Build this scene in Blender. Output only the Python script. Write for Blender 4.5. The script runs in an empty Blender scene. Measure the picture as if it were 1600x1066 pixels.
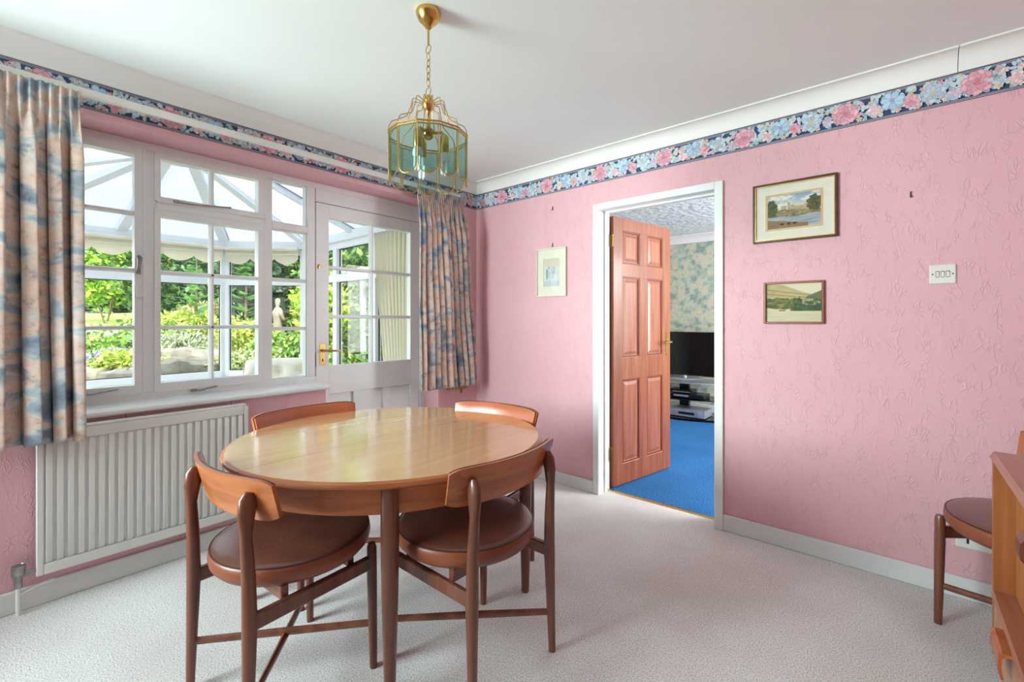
import bpy, math, random
import numpy as np
from mathutils import Vector, Matrix
random.seed(7); rng = np.random.default_rng(7)
PI = math.pi
scn = bpy.context.scene
col = scn.collection
# ------------------------------------------------------------------ camera
cam = bpy.data.cameras.new('camera'); camo = bpy.data.objects.new('camera', cam); col.objects.link(camo)
cam.sensor_width = 36.0; cam.lens = 704.6/1600*36.0; cam.shift_y = -33/1600; cam.clip_start = 0.02
camo.location = (2.802, -2.792, 1.22); camo.rotation_euler = (PI/2, 0, math.radians(40.6))
scn.camera = camo
# ------------------------------------------------------------------ world, sun, added fill lamps, exposure
scn.view_settings.view_transform = 'Standard'; scn.view_settings.look = 'None'
scn.view_settings.gamma = 1.0; scn.view_settings.use_curve_mapping = False
scn.view_settings.exposure = 0.0
w = bpy.data.worlds.new('sky'); scn.world = w; w.use_nodes = True
nt = w.node_tree; bg = nt.nodes['Background']
sky = nt.nodes.new('ShaderNodeTexSky'); sky.sky_type = 'NISHITA'; sky.sun_disc = False
sky.sun_elevation = math.radians(52); sky.sun_rotation = math.radians(100); sky.dust_density = 3.0; sky.air_density = 1.0
hsv = nt.nodes.new('ShaderNodeHueSaturation'); hsv.inputs['Saturation'].default_value = 0.35   # thin high cloud whitens the sky
nt.links.new(sky.outputs[0], hsv.inputs['Color']); nt.links.new(hsv.outputs[0], bg.inputs[0]); bg.inputs[1].default_value = 1.5
def light(name, kind, loc, direction, energy, color=(1, 1, 1), size=None):
    l = bpy.data.lights.new(name, kind); l.energy = energy; l.color = color
    if kind == 'AREA': l.shape = 'RECTANGLE'; l.size, l.size_y = size
    if kind == 'SUN': l.angle = math.radians(1.5)
    o = bpy.data.objects.new(name, l); col.objects.link(o); o.location = loc
    o.rotation_euler = Vector(direction).to_track_quat('-Z', 'Y').to_euler()
    return o
light('sun', 'SUN', (6, -3, 9), (-0.62, 0.28, -0.9), 6.0, (1.0, 0.96, 0.88))
# added fill lamps out of view; no windows are known where they stand
light('side_fill_light', 'AREA', (0.10, -4.50, 1.55), (0.27, 1, -0.05), 88, (0.78, 0.965, 0.97), (1.5, 1.2)).data.spread = math.radians(92)
light('rear_fill_light', 'AREA', (1.9, -4.93, 1.35), (0.35, 1, 0.05), 19, (0.76, 0.96, 0.98), (2.4, 1.9))
light('lounge_fill_light', 'AREA', (3.9, 1.7, 1.4), (-1, 0.15, -0.12), 190, (0.98, 0.99, 1.0), (2.0, 1.5))
# ------------------------------------------------------------------ mesh helpers
class MB:
    def __init__(s): s.v = []; s.f = []; s.c = None
    def add(s, vs, fs):
        o = len(s.v); s.v += [tuple(p) for p in vs]; s.f += [tuple(i+o for i in f) for f in fs]; return s
    def box(s, x0, x1, y0, y1, z0, z1, b=0.0):
        if b <= 0:
            return s.add([(x, y, z) for x in (x0, x1) for y in (y0, y1) for z in (z0, z1)],
                  [(0, 1, 3, 2), (4, 6, 7, 5), (0, 4, 5, 1), (2, 3, 7, 6), (0, 2, 6, 4), (1, 5, 7, 3)])
        b = min(b, (x1-x0)/2.01, (y1-y0)/2.01, (z1-z0)/2.01)
        def ring(i, z): return [(x0+i, y0, z), (x1-i, y0, z), (x1, y0+i, z), (x1, y1-i, z), (x1-i, y1, z), (x0+i, y1, z), (x0, y1-i, z), (x0, y0+i, z)]
        def inner(z): return [(x0+b, y0+b, z), (x1-b, y0+b, z), (x1-b, y0+b, z), (x1-b, y1-b, z), (x1-b, y1-b, z), (x0+b, y1-b, z), (x0+b, y1-b, z), (x0+b, y0+b, z)]
        R = [inner(z0), ring(b, z0+b), ring(b, z1-b), inner(z1)]
        vs = sum(R, []); fs = []
        for k in range(3):
            for i in range(8):
                j = (i+1) % 8; q = [k*8+i, k*8+j, k*8+8+j, k*8+8+i]
                fs.append(tuple(q))
        # inner rings have duplicate corners: build caps from four corners
        fs.append((7, 5, 3, 1)); fs.append((25, 27, 29, 31))
        return s.add(vs, fs)
    def tube(s, pts, r, n=10, cap=True, closed=False, flat=None):
        """polyline tube; r scalar or list (scalar or (ra, rb))"""
        P = [Vector(p) for p in pts]; m = len(P); vs = []; fs = []
        R = r if isinstance(r, (list, tuple)) else [r]*m
        up = None
        for i in range(m):
            a = P[(i-1) % m] if (i > 0 or closed) else P[i]; b = P[(i+1) % m] if (i < m-1 or closed) else P[i]
            t = (b-a).normalized() if (b-a).length > 1e-9 else Vector((0, 0, 1))
            if up is None:
                up = Vector(flat) if flat else (Vector((0, 0, 1)) if abs(t.z) < 0.9 else Vector((1, 0, 0)))
            u = (up - t*up.dot(t)); u = u.normalized() if u.length > 1e-6 else t.orthogonal().normalized()
            up = u; v = t.cross(u)
            ra, rb = R[i] if isinstance(R[i], (list, tuple)) else (R[i], R[i])
            for k in range(n):
                an = 2*PI*k/n; vs.append(P[i] + u*math.cos(an)*ra + v*math.sin(an)*rb)
        for i in range(m if closed else m-1):
            j = (i+1) % m
            for k in range(n):
                l = (k+1) % n; fs.append((i*n+k, i*n+l, j*n+l, j*n+k))
        if cap and not closed: fs.append(tuple(range(n))[::-1]); fs.append(tuple(range((m-1)*n, m*n)))
        return s.add(vs, fs)
    def lathe(s, prof, n=32, c=(0, 0, 0), sx=1, sy=1):
        vs = []; fs = []; m = len(prof)
        for (r, z) in prof:
            for k in range(n):
                a = 2*PI*k/n; vs.append((c[0]+r*sx*math.cos(a), c[1]+r*sy*math.sin(a), c[2]+z))
        for i in range(m-1):
            for k in range(n):
                l = (k+1) % n; fs.append((i*n+k, i*n+l, i*n+n+l, i*n+n+k))
        if prof[0][0] > 1e-6: fs.append(tuple(range(n))[::-1])
        if prof[-1][0] > 1e-6: fs.append(tuple(range((m-1)*n, m*n)))
        return s.add(vs, fs)
    def prism(s, poly, a0, a1, axis='z'):
        """polygon (2d) extruded along axis: x -> poly=(y,z); y -> poly=(x,z); z -> poly=(x,y)"""
        def mk(p, a): return {'x': (a, p[0], p[1]), 'y': (p[0], a, p[1]), 'z': (p[0], p[1], a)}[axis]
        n = len(poly); vs = [mk(p, a0) for p in poly]+[mk(p, a1) for p in poly]
        fs = [tuple(range(n))[::-1], tuple(range(n, 2*n))]+[(i, (i+1) % n, n+(i+1) % n, n+i) for i in range(n)]
        return s.add(vs, fs)
    def grid(s, fn, nu, nv, wrap=False):
        vs = [fn(u/nu, v/nv) for u in range(nu+1) for v in range(nv+1)]
        fs = [(u*(nv+1)+v, (u+1)*(nv+1)+v, (u+1)*(nv+1)+v+1, u*(nv+1)+v+1) for u in range(nu) for v in range(nv)]
        return s.add(vs, fs)
    def mesh(s, name, smooth=False, angle=None):
        me = bpy.data.meshes.new(name); me.from_pydata(s.v, [], s.f); me.validate(); me.update()
        import bmesh
        bm = bmesh.new(); bm.from_mesh(me)
        bmesh.ops.remove_doubles(bm, verts=bm.verts, dist=1e-6)
        bmesh.ops.recalc_face_normals(bm, faces=bm.faces); bm.to_mesh(me); bm.free()
        if smooth:
            me.polygons.foreach_set('use_smooth', [True]*len(me.polygons))
            if angle:
                try: me.set_sharp_from_angle(angle=math.radians(angle))
                except Exception: pass
        return me
    def build(s, name, mat, parent=None, smooth=False, angle=40):
        return link(name, s.mesh(name, smooth, angle), mat, parent)
def link(name, me, mat=None, parent=None, loc=None, rz=None):
    o = bpy.data.objects.new(name, me); col.objects.link(o)
    if mat and len(me.materials) == 0: me.materials.append(mat)
    if parent: o.parent = parent
    if loc: o.location = loc
    if rz is not None: o.rotation_euler = (0, 0, rz)
    return o
def tag(o, label, cat, group=None, kind=None):
    o['label'] = label; o['category'] = cat
    if group: o['group'] = group
    if kind: o['kind'] = kind
    return o
def thing(name, label, cat, loc=(0, 0, 0), rz=0, group=None, kind=None):
    o = bpy.data.objects.new(name, None); col.objects.link(o); o.location = loc; o.rotation_euler = (0, 0, rz)
    o.empty_display_size = 0.1
    return tag(o, label, cat, group, kind)
def struct(o, label, cat): return tag(o, label, cat, None, 'structure')
def dup(root, loc, rz, label):
    r = root.copy(); col.objects.link(r); r.location = loc; r.rotation_euler = (0, 0, rz); r['label'] = label
    for ch in list(root.children):
        c = ch.copy(); col.objects.link(c); c.parent = r
        for g in list(ch.children):
            d = g.copy(); col.objects.link(d); d.parent = c
    return r
def solid(o, t, off=0):
    m = o.modifiers.new('thickness', 'SOLIDIFY'); m.thickness = t; m.offset = off
# ------------------------------------------------------------------ materials
def srgb(*c):
    return tuple(((x/255)/12.92 if x/255 <= 0.04045 else ((x/255+0.055)/1.055)**2.4) for x in c)+(1.0,)
def mat(name, color=(200, 200, 200), rough=0.5, metal=0.0, spec=0.5, **kw):
    m = bpy.data.materials.new(name); m.use_nodes = True
    b = m.node_tree.nodes['Principled BSDF']
    b.inputs['Base Color'].default_value = srgb(*color); b.inputs['Roughness'].default_value = rough
    b.inputs['Metallic'].default_value = metal; b.inputs['Specular IOR Level'].default_value = spec
    for k, v in kw.items(): b.inputs[k].default_value = v
    return m
def N(m, t, **kw):
    n = m.node_tree.nodes.new(t)
    for k, v in kw.items():
        if k in n.inputs: n.inputs[k].default_value = v
        else: setattr(n, k, v)
    return n
def L(m, a, b): m.node_tree.links.new(a, b)
def P_(m): return m.node_tree.nodes['Principled BSDF']
def coords(m, scale=(1, 1, 1), rot=(0, 0, 0), kind='Object'):
    tc = N(m, 'ShaderNodeTexCoord'); mp = N(m, 'ShaderNodeMapping')
    mp.inputs['Scale'].default_value = scale; mp.inputs['Rotation'].default_value = rot
    L(m, tc.outputs[kind], mp.inputs['Vector']); return mp.outputs[0]
def ramp(m, fac, stops):
    r = N(m, 'ShaderNodeValToRGB'); e = r.color_ramp.elements
    while len(e) > 1: e.remove(e[0])
    e[0].position, e[0].color = stops[0][0], srgb(*stops[0][1])
    for p, c in stops[1:]:
        x = e.new(p); x.color = srgb(*c)
    L(m, fac, r.inputs[0]); return r.outputs[0]
def bump(m, h, strength=0.3, dist=0.002):
    b = N(m, 'ShaderNodeBump'); b.inputs['Strength'].default_value = strength; b.inputs['Distance'].default_value = dist
    L(m, h, b.inputs['Height']); L(m, b.outputs[0], P_(m).inputs['Normal']); return m
def noisy(name, c1, c2, scale=8, rough=0.5, stretch=(1, 1, 1), detail=4, bmp=0, bd=0.002, bscale=None, lo=0.35, hi=0.65, **kw):
    m = mat(name, c1, rough, **kw); v = coords(m, stretch)
    n = N(m, 'ShaderNodeTexNoise'); n.inputs['Scale'].default_value = scale; n.inputs['Detail'].default_value = detail
    L(m, v, n.inputs['Vector']); L(m, ramp(m, n.outputs['Fac'], [(lo, c1), (hi, c2)]), P_(m).inputs['Base Color'])
    if bmp:
        h = n
        if bscale:
            h = N(m, 'ShaderNodeTexNoise'); h.inputs['Scale'].default_value = bscale; h.inputs['Detail'].default_value = 4
            L(m, v, h.inputs['Vector'])
        bump(m, h.outputs['Fac'], bmp, bd)
    return m
def wood(name, c1, c2, c3, axis='z', rough=0.32, scale=1.0, coat=0.25):
    st = {'h': (1.6, 1.6, 16), 'x': (0.9, 14, 14), 'y': (14, 0.9, 14), 'z': (14, 14, 0.9)}[axis]
    m = mat(name, c1, rough); v = coords(m, tuple(a*scale for a in st))
    n = N(m, 'ShaderNodeTexNoise'); n.inputs['Scale'].default_value = 2.2; n.inputs['Detail'].default_value = 5; n.inputs['Distortion'].default_value = 0.6
    L(m, v, n.inputs['Vector'])
    L(m, ramp(m, n.outputs['Fac'], [(0.28, c1), (0.5, c2), (0.72, c3)]), P_(m).inputs['Base Color'])
    P_(m).inputs['Coat Weight'].default_value = coat; P_(m).inputs['Coat Roughness'].default_value = 0.12
    bump(m, n.outputs['Fac'], 0.08, 0.001); return m
def glass(name, tint=(1, 1, 1), refl=1.0, rough=0.0):
    m = bpy.data.materials.new(name); m.use_nodes = True; t = m.node_tree; t.nodes.clear()
    o = t.nodes.new('ShaderNodeOutputMaterial'); mx = t.nodes.new('ShaderNodeMixShader')
    tr = t.nodes.new('ShaderNodeBsdfTransparent'); gl = t.nodes.new('ShaderNodeBsdfGlossy'); lw_ = t.nodes.new('ShaderNodeLayerWeight'); pw_ = t.nodes.new('ShaderNodeMath'); pw_.operation = 'POWER'; pw_.inputs[1].default_value = 5.0
    fr = t.nodes.new('ShaderNodeMath'); fr.operation = 'MULTIPLY_ADD'; fr.inputs[1].default_value = 0.7*refl; fr.inputs[2].default_value = 0.025*refl
    t.links.new(lw_.outputs['Facing'], pw_.inputs[0]); t.links.new(pw_.outputs[0], fr.inputs[0])
    tr.inputs[0].default_value = (*tint, 1); gl.inputs['Roughness'].default_value = rough
    t.links.new(fr.outputs[0], mx.inputs[0]); t.links.new(tr.outputs[0], mx.inputs[1]); t.links.new(gl.outputs[0], mx.inputs[2])
    t.links.new(mx.outputs[0], o.inputs[0]); return m
def vcol(name, rough=0.7, spec=0.3, sss=0):
    m = mat(name, (200, 200, 200), rough, spec=spec)
    a = N(m, 'ShaderNodeVertexColor'); a.layer_name = 'tint'; L(m, a.outputs[0], P_(m).inputs['Base Color']); return m

M = {}
# embossed wallpaper
def wallpaper(name, c1, c2, strength):
    m = mat(name, c1, 0.62, spec=0.3); v = coords(m, (1, 1, 0.55))
    d = N(m, 'ShaderNodeTexNoise'); d.inputs['Scale'].default_value = 9; d.inputs['Detail'].default_value = 2; L(m, v, d.inputs['Vector'])
    add = N(m, 'ShaderNodeVectorMath', operation='MULTIPLY_ADD'); add.inputs[1].default_value = (0.10, 0.10, 0.10)
    L(m, d.outputs['Color'], add.inputs[0]); L(m, v, add.inputs[2])
    vo = N(m, 'ShaderNodeTexVoronoi', feature='DISTANCE_TO_EDGE'); vo.inputs['Scale'].default_value = 52; L(m, add.outputs[0], vo.inputs['Vector'])
    n = N(m, 'ShaderNodeTexNoise'); n.inputs['Scale'].default_value = 75; n.inputs['Detail'].default_value = 3; L(m, v, n.inputs['Vector'])
    mr = N(m, 'ShaderNodeMapRange'); mr.inputs['From Max'].default_value = 0.12; mr.inputs['To Min'].default_value = 1.0; mr.inputs['To Max'].default_value = 0.0
    L(m, vo.outputs['Distance'], mr.inputs['Value'])
    n2 = N(m, 'ShaderNodeTexNoise'); n2.inputs['Scale'].default_value = 22; L(m, v, n2.inputs['Vector'])
    gate = N(m, 'ShaderNodeMapRange'); gate.inputs['From Min'].default_value = 0.45; gate.inputs['From Max'].default_value = 0.62; L(m, n2.outputs['Fac'], gate.inputs['Value'])
    mul = N(m, 'ShaderNodeMath', operation='MULTIPLY'); L(m, mr.outputs[0], mul.inputs[0]); L(m, gate.outputs[0], mul.inputs[1])
    ma = N(m, 'ShaderNodeMath', operation='MULTIPLY_ADD'); ma.inputs[1].default_value = 0.55; L(m, n.outputs['Fac'], ma.inputs[0]); L(m, mul.outputs[0], ma.inputs[2])
    big = N(m, 'ShaderNodeTexNoise'); big.inputs['Scale'].default_value = 2.0; L(m, coords(m), big.inputs['Vector'])
    L(m, ramp(m, big.outputs['Fac'], [(0.35, c1), (0.65, c2)]), P_(m).inputs['Base Color'])
    return bump(m, ma.outputs[0], strength, 0.0022)
M['pink'] = wallpaper('pink_embossed_wallpaper', (222, 171, 177), (225, 176, 182), 0.7)
M['white_paint'] = noisy('white_gloss_paint', (226, 227, 227), (234, 234, 232), 5, 0.32)
M['ceiling'] = noisy('ceiling_emulsion', (236, 241, 238), (240, 245, 242), 1.5, 0.8, bmp=0.05, bscale=40)
M['coving'] = noisy('coving_emulsion', (232, 229, 224), (236, 233, 228), 2, 0.6)
M['skirting'] = noisy('skirting_paint', (214, 215, 214), (226, 226, 224), 4, 0.4)
def carpet(name, c1, c2, c3, sc=150):
    m = mat(name, c1, 0.95, spec=0.1); v = coords(m)
    n = N(m, 'ShaderNodeTexNoise'); n.inputs['Scale'].default_value = sc; n.inputs['Detail'].default_value = 5; n.inputs['Roughness'].default_value = 0.75; L(m, v, n.inputs['Vector'])
    b = N(m, 'ShaderNodeTexNoise'); b.inputs['Scale'].default_value = 1.6; b.inputs['Detail'].default_value = 3; L(m, v, b.inputs['Vector'])
    c = ramp(m, n.outputs['Fac'], [(0.36, c1), (0.47, c2), (0.60, c3)])
    mx = N(m, 'ShaderNodeMix', data_type='RGBA', blend_type='MULTIPLY'); mx.inputs[0].default_value = 1.0
    L(m, c, mx.inputs[6]); L(m, ramp(m, b.outputs['Fac'], [(0.35, (236, 232, 230)), (0.65, (255, 255, 255))]), mx.inputs[7])
    L(m, mx.outputs[2], P_(m).inputs['Base Color']); P_(m).inputs['Sheen Weight'].default_value = 0.0
    return bump(m, n.outputs['Fac'], 0.3, 0.003)
M['carpet'] = carpet('grey_pile_carpet', (124, 123, 122), (226, 225, 224), (255, 255, 255), 200)
M['blue_carpet'] = carpet('blue_pile_carpet', (24, 62, 112), (38, 98, 162), (82, 150, 208), 130)
M['teak'] = wood('teak', (150, 78, 36), (181, 99, 50), (198, 118, 64), 'z')
M['teak_x'] = wood('teak_across', (144, 76, 36), (172, 98, 52), (188, 116, 66), 'x')
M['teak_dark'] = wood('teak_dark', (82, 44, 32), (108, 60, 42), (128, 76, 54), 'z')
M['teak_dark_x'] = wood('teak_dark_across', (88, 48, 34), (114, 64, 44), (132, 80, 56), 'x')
M['table_top'] = wood('table_veneer', (206, 150, 96), (216, 164, 110), (224, 176, 122), 'y', rough=0.2, scale=0.6, coat=1.0)
P_(M['table_top']).inputs['Coat IOR'].default_value = 1.9
M['table_edge'] = wood('table_teak', (142, 76, 38), (172, 100, 54), (188, 114, 66), 'h')
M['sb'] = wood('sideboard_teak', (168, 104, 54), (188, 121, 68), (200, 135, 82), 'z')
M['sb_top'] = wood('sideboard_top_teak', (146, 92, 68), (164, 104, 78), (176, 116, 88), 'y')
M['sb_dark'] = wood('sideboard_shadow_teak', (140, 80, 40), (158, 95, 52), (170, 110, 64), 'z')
M['pine'] = wood('stained_pine', (124, 62, 34), (146, 80, 46), (162, 96, 60), 'z', rough=0.35)
M['pine_panel'] = wood('stained_pine_panel', (138, 76, 48), (158, 92, 62), (172, 108, 78), 'z', rough=0.35)
M['pine_dark'] = mat('stained_moulding', (110, 46, 22), 0.35)
M['leather'] = noisy('brown_leather', (84, 48, 40), (104, 60, 48), 6, 0.3, bmp=0.5, bd=0.002, bscale=90)
P_(M['leather']).inputs['Coat Weight'].default_value = 0.5; P_(M['leather']).inputs['Coat Roughness'].default_value = 0.25
M['leather_side'] = noisy('tan_leather', (120, 60, 37), (138, 73, 45), 6, 0.38, bmp=0.2, bd=0.001, bscale=120)
M['leather_tan'] = noisy('back_pad_leather', (166, 84, 44), (182, 96, 54), 6, 0.3, bmp=0.3, bd=0.0015, bscale=110); P_(M['leather_tan']).inputs['Coat Weight'].default_value = 0.6; P_(M['leather_tan']).inputs['Coat Roughness'].default_value = 0.3
M['piping'] = mat('piping_leather', (66, 36, 34), 0.4)
M['brass'] = noisy('polished_brass', (204, 168, 92), (218, 184, 112), 6, 0.18, metal=1.0)
M['brass_satin'] = noisy('satin_brass', (196, 162, 92), (208, 176, 108), 9, 0.3, metal=1.0)
M['steel'] = noisy('galvanised_steel', (138, 138, 136), (166, 166, 164), 30, 0.35, metal=0.9)
M['glass'] = glass('window_glass', (0.97, 0.985, 0.98), 0.5)
M['picture_glass'] = glass('picture_glass', (0.99, 0.99, 0.99), 0.5, 0.02)
M['smoked'] = glass('smoked_glass', (0.74, 0.87, 0.84), 0.8)
M['radiator'] = noisy('radiator_enamel', (220, 219, 214), (228, 227, 222), 3, 0.35)
M['upvc'] = noisy('white_upvc', (236, 240, 243), (241, 244, 246), 2, 0.3)
M['cream'] = noisy('cream_fabric', (232, 226, 205), (240, 235, 216), 12, 0.85, bmp=0.1, bscale=200)
def sheer(name, c):
    m = mat(name, c, 0.85, spec=0.15); t = m.node_tree; tl = t.nodes.new('ShaderNodeBsdfTranslucent'); tl.inputs[0].default_value = srgb(*c); mx = t.nodes.new('ShaderNodeMixShader'); mx.inputs[0].default_value = 0.45
    n = N(m, 'ShaderNodeTexNoise'); n.inputs['Scale'].default_value = 180; L(m, coords(m), n.inputs['Vector']); bump(m, n.outputs['Fac'], 0.1, 0.001)
    out = [q for q in t.nodes if q.type == 'OUTPUT_MATERIAL'][0]; t.links.new(P_(m).outputs[0], mx.inputs[1]); t.links.new(tl.outputs[0], mx.inputs[2]); t.links.new(mx.outputs[0], out.inputs[0]); return m
M['sheer'] = sheer('cream_blind_fabric', (246, 240, 222))
M['black'] = noisy('black_plastic', (14, 14, 16), (22, 22, 25), 10, 0.25)
M['screen'] = noisy('screen_glass', (5, 6, 8), (9, 10, 13), 3, 0.06)
M['silver'] = noisy('silver_plastic', (166, 170, 176), (186, 190, 196), 8, 0.3, metal=0.6)
M['dark'] = mat('dark_gap', (28, 24, 22), 0.7)
M['plastic'] = noisy('white_plastic', (222, 219, 210), (230, 227, 220), 8, 0.35)
M['mount'] = noisy('ivory_mount', (222, 217, 198), (228, 223, 206), 20, 0.8)
M['bulb'] = mat('bulb_glass', (236, 238, 236), 0.25)
M['vcol'] = vcol('printed_colour', 0.75, 0.2)
M['print'] = vcol('print_paper', 0.6, 0.2)
M['gold'] = noisy('gilt', (190, 150, 84), (214, 176, 108), 30, 0.3, metal=0.8)
M['frame_dark'] = noisy('dark_frame', (62, 38, 24), (84, 52, 32), 20, 0.3)
M['frame_red'] = noisy('brown_frame', (128, 66, 32), (148, 80, 42), 20, 0.35)
M['tassel'] = noisy('gold_fringe', (190, 140, 72), (222, 178, 108), 90, 0.8)
# curtain print
def curtain_mat():
    m = mat('printed_curtain', (180, 150, 140), 0.8, spec=0.2); v = coords(m, (0.9, 1.0, 1), kind='UV'); v2 = coords(m, (0.42, 1.15, 1), (0, 0, 0.35), 'UV')
    a = N(m, 'ShaderNodeTexNoise'); a.inputs['Scale'].default_value = 6.5; a.inputs['Detail'].default_value = 3; a.inputs['Distortion'].default_value = 0.8
    L(m, v2, a.inputs['Vector'])
    b = N(m, 'ShaderNodeTexNoise'); b.inputs['Scale'].default_value = 16; b.inputs['Detail'].default_value = 6; b.inputs['Roughness'].default_value = 0.7; L(m, v, b.inputs['Vector'])
    c1 = ramp(m, a.outputs['Fac'], [(0.30, (128, 142, 158)), (0.41, (166, 178, 188)), (0.46, (206, 202, 198)), (0.53, (222, 190, 172)), (0.60, (214, 198, 190)), (0.68, (140, 152, 166))])
    c2 = ramp(m, b.outputs['Fac'], [(0.32, (146, 148, 158)), (0.45, (230, 226, 222)), (0.62, (255, 250, 246))])
    mx = N(m, 'ShaderNodeMix', data_type='RGBA', blend_type='MULTIPLY'); mx.inputs[0].default_value = 0.85
    L(m, c1, mx.inputs[6]); L(m, c2, mx.inputs[7]); L(m, mx.outputs[2], P_(m).inputs['Base Color'])
    return bump(m, b.outputs['Fac'], 0.15, 0.001)
M['curtain'] = curtain_mat()
def polycarb():
    m = bpy.data.materials.new('ribbed_polycarbonate'); m.use_nodes = True; t = m.node_tree; t.nodes.clear()
    o = t.nodes.new('ShaderNodeOutputMaterial'); m1 = t.nodes.new('ShaderNodeMixShader'); m2 = t.nodes.new('ShaderNodeMixShader')
    tr = t.nodes.new('ShaderNodeBsdfTransparent'); tl = t.nodes.new('ShaderNodeBsdfTranslucent'); gl = t.nodes.new('ShaderNodeBsdfGlossy')
    tc = t.nodes.new('ShaderNodeTexCoord'); wv = t.nodes.new('ShaderNodeTexWave'); wv.bands_direction = 'X'; wv.inputs['Scale'].default_value = 16; wv.inputs['Distortion'].default_value = 0
    cr = t.nodes.new('ShaderNodeValToRGB'); cr.color_ramp.elements[0].color = (0.33, 0.36, 0.41, 1); cr.color_ramp.elements[1].color = (0.42, 0.44, 0.48, 1)
    t.links.new(tc.outputs['UV'], wv.inputs['Vector']); t.links.new(wv.outputs['Fac'], cr.inputs[0]); t.links.new(cr.outputs[0], tl.inputs[0])
    tr.inputs[0].default_value = (0.8, 0.87, 0.9, 1); gl.inputs['Roughness'].default_value = 0.2; gl.inputs[0].default_value = (0.9, 0.9, 0.9, 1)
    m1.inputs[0].default_value = 0.14; t.links.new(tl.outputs[0], m1.inputs[1]); t.links.new(tr.outputs[0], m1.inputs[2])
    m2.inputs[0].default_value = 0.06; t.links.new(m1.outputs[0], m2.inputs[1]); t.links.new(gl.outputs[0], m2.inputs[2])
    t.links.new(m2.outputs[0], o.inputs[0]); return m
M['poly'] = polycarb()
def leafmat():
    m = vcol('leaf', 0.5, 0.4); t = m.node_tree; b = P_(m); a = [n for n in t.nodes if n.type == 'VERTEX_COLOR'][0]
    tl = t.nodes.new('ShaderNodeBsdfTranslucent'); mx = t.nodes.new('ShaderNodeMixShader'); mx.inputs[0].default_value = 0.35
    out = [n for n in t.nodes if n.type == 'OUTPUT_MATERIAL'][0]
    t.links.new(a.outputs[0], tl.inputs[0]); t.links.new(b.outputs[0], mx.inputs[1]); t.links.new(tl.outputs[0], mx.inputs[2]); t.links.new(mx.outputs[0], out.inputs[0]); return m
M['leaf'] = leafmat()
M['bark'] = noisy('bark', (84, 68, 52), (112, 94, 74), 12, 0.9)
M['soil'] = noisy('garden_soil', (84, 78, 60), (130, 124, 96), 6, 0.95, bmp=0.5, bd=0.03)
M['lawn'] = noisy('lawn_grass', (122, 160, 52), (160, 190, 78), 14, 0.9, bmp=0.4, bd=0.02)
M['stone'] = noisy('grey_stone', (84, 82, 72), (116, 113, 100), 7, 0.9, bmp=0.5, bd=0.02)
M['statue'] = noisy('weathered_statue', (112, 104, 88), (134, 126, 108), 14, 0.9, bmp=0.5, bd=0.008)
M['fence'] = noisy('grey_fence_board', (116, 124, 128), (144, 152, 154), 8, 0.8, stretch=(1, 1, 6))
M['brick_out'] = noisy('house_render', (206, 200, 188), (216, 210, 200), 8, 0.9)
M['tile'] = noisy('conservatory_tile', (214, 208, 196), (226, 220, 208), 6, 0.5)
def lounge_paper():
    m = mat('green_floral_wallpaper', (170, 180, 160), 0.7, spec=0.2); v = coords(m)
    a = N(m, 'ShaderNodeTexVoronoi'); a.inputs['Scale'].default_value = 9; L(m, v, a.inputs['Vector'])
    b = N(m, 'ShaderNodeTexNoise'); b.inputs['Scale'].default_value = 13; b.inputs['Detail'].default_value = 5; L(m, v, b.inputs['Vector'])
    c = ramp(m, b.outputs['Fac'], [(0.34, (138, 156, 148)), (0.46, (172, 184, 168)), (0.54, (192, 196, 174)), (0.62, (204, 198, 172)), (0.70, (198, 168, 150))])
    L(m, c, P_(m).inputs['Base Color']); return m
M['lounge_paper'] = lounge_paper()
M['artex'] = noisy('stippled_ceiling', (226, 226, 224), (236, 236, 234), 3, 0.8, bmp=1.0, bd=0.03, bscale=16)

def setcol(me, face_cols=None, vert_cols=None):
    """per-face or per-vertex colours (linear) into corner attribute 'tint'"""
    ca = me.color_attributes.new('tint', 'FLOAT_COLOR', 'CORNER')
    n = len(me.loops); out = np.ones((n, 4), np.float32)
    if face_cols is not None:
        tot = np.zeros(len(me.polygons), np.int32); me.polygons.foreach_get('loop_total', tot)
        out[:, :3] = np.repeat(np.asarray(face_cols)[:, :3], tot, axis=0)
    else:
        vi = np.zeros(n, np.int32); me.loops.foreach_get('vertex_index', vi); out[:, :3] = np.asarray(vert_cols)[vi, :3]
    ca.data.foreach_set('color', out.ravel())
def setuv(me, uvs):
    uv = me.uv_layers.new(name='UVMap'); n = len(me.loops); vi = np.zeros(n, np.int32); me.loops.foreach_get('vertex_index', vi)
    uv.data.foreach_set('uv', np.asarray(uvs, np.float32)[vi].ravel())

# ================================================================== THE ROOM
CZ = 2.40; RX = 3.56; RY = -5.0; TH = 0.14       # ceiling height, right wall, rear wall, door wall thickness
struct(MB().box(-0.02, RX+0.1, RY-0.1, 0.10, -0.1, 0.0).build('floor', M['carpet']), 'grey pile carpet floor of the dining room', 'carpet')
struct(MB().box(-0.3, RX+0.1, RY-0.1, 0.0, CZ, CZ+0.1).build('ceiling', M['ceiling']), 'plain white dining room ceiling', 'ceiling')
# door wall with opening
DX0, DX1, DZ = 1.196, 2.003, 2.003
wr = MB().box(-0.3, DX0, 0, TH, 0, CZ).box(DX1, RX, 0, TH, 0, CZ).box(DX0, DX1, 0, TH, DZ, CZ).build('wall_right', M['pink'])
struct(wr, 'pink embossed wall with the doorway and pictures', 'wall')
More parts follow.
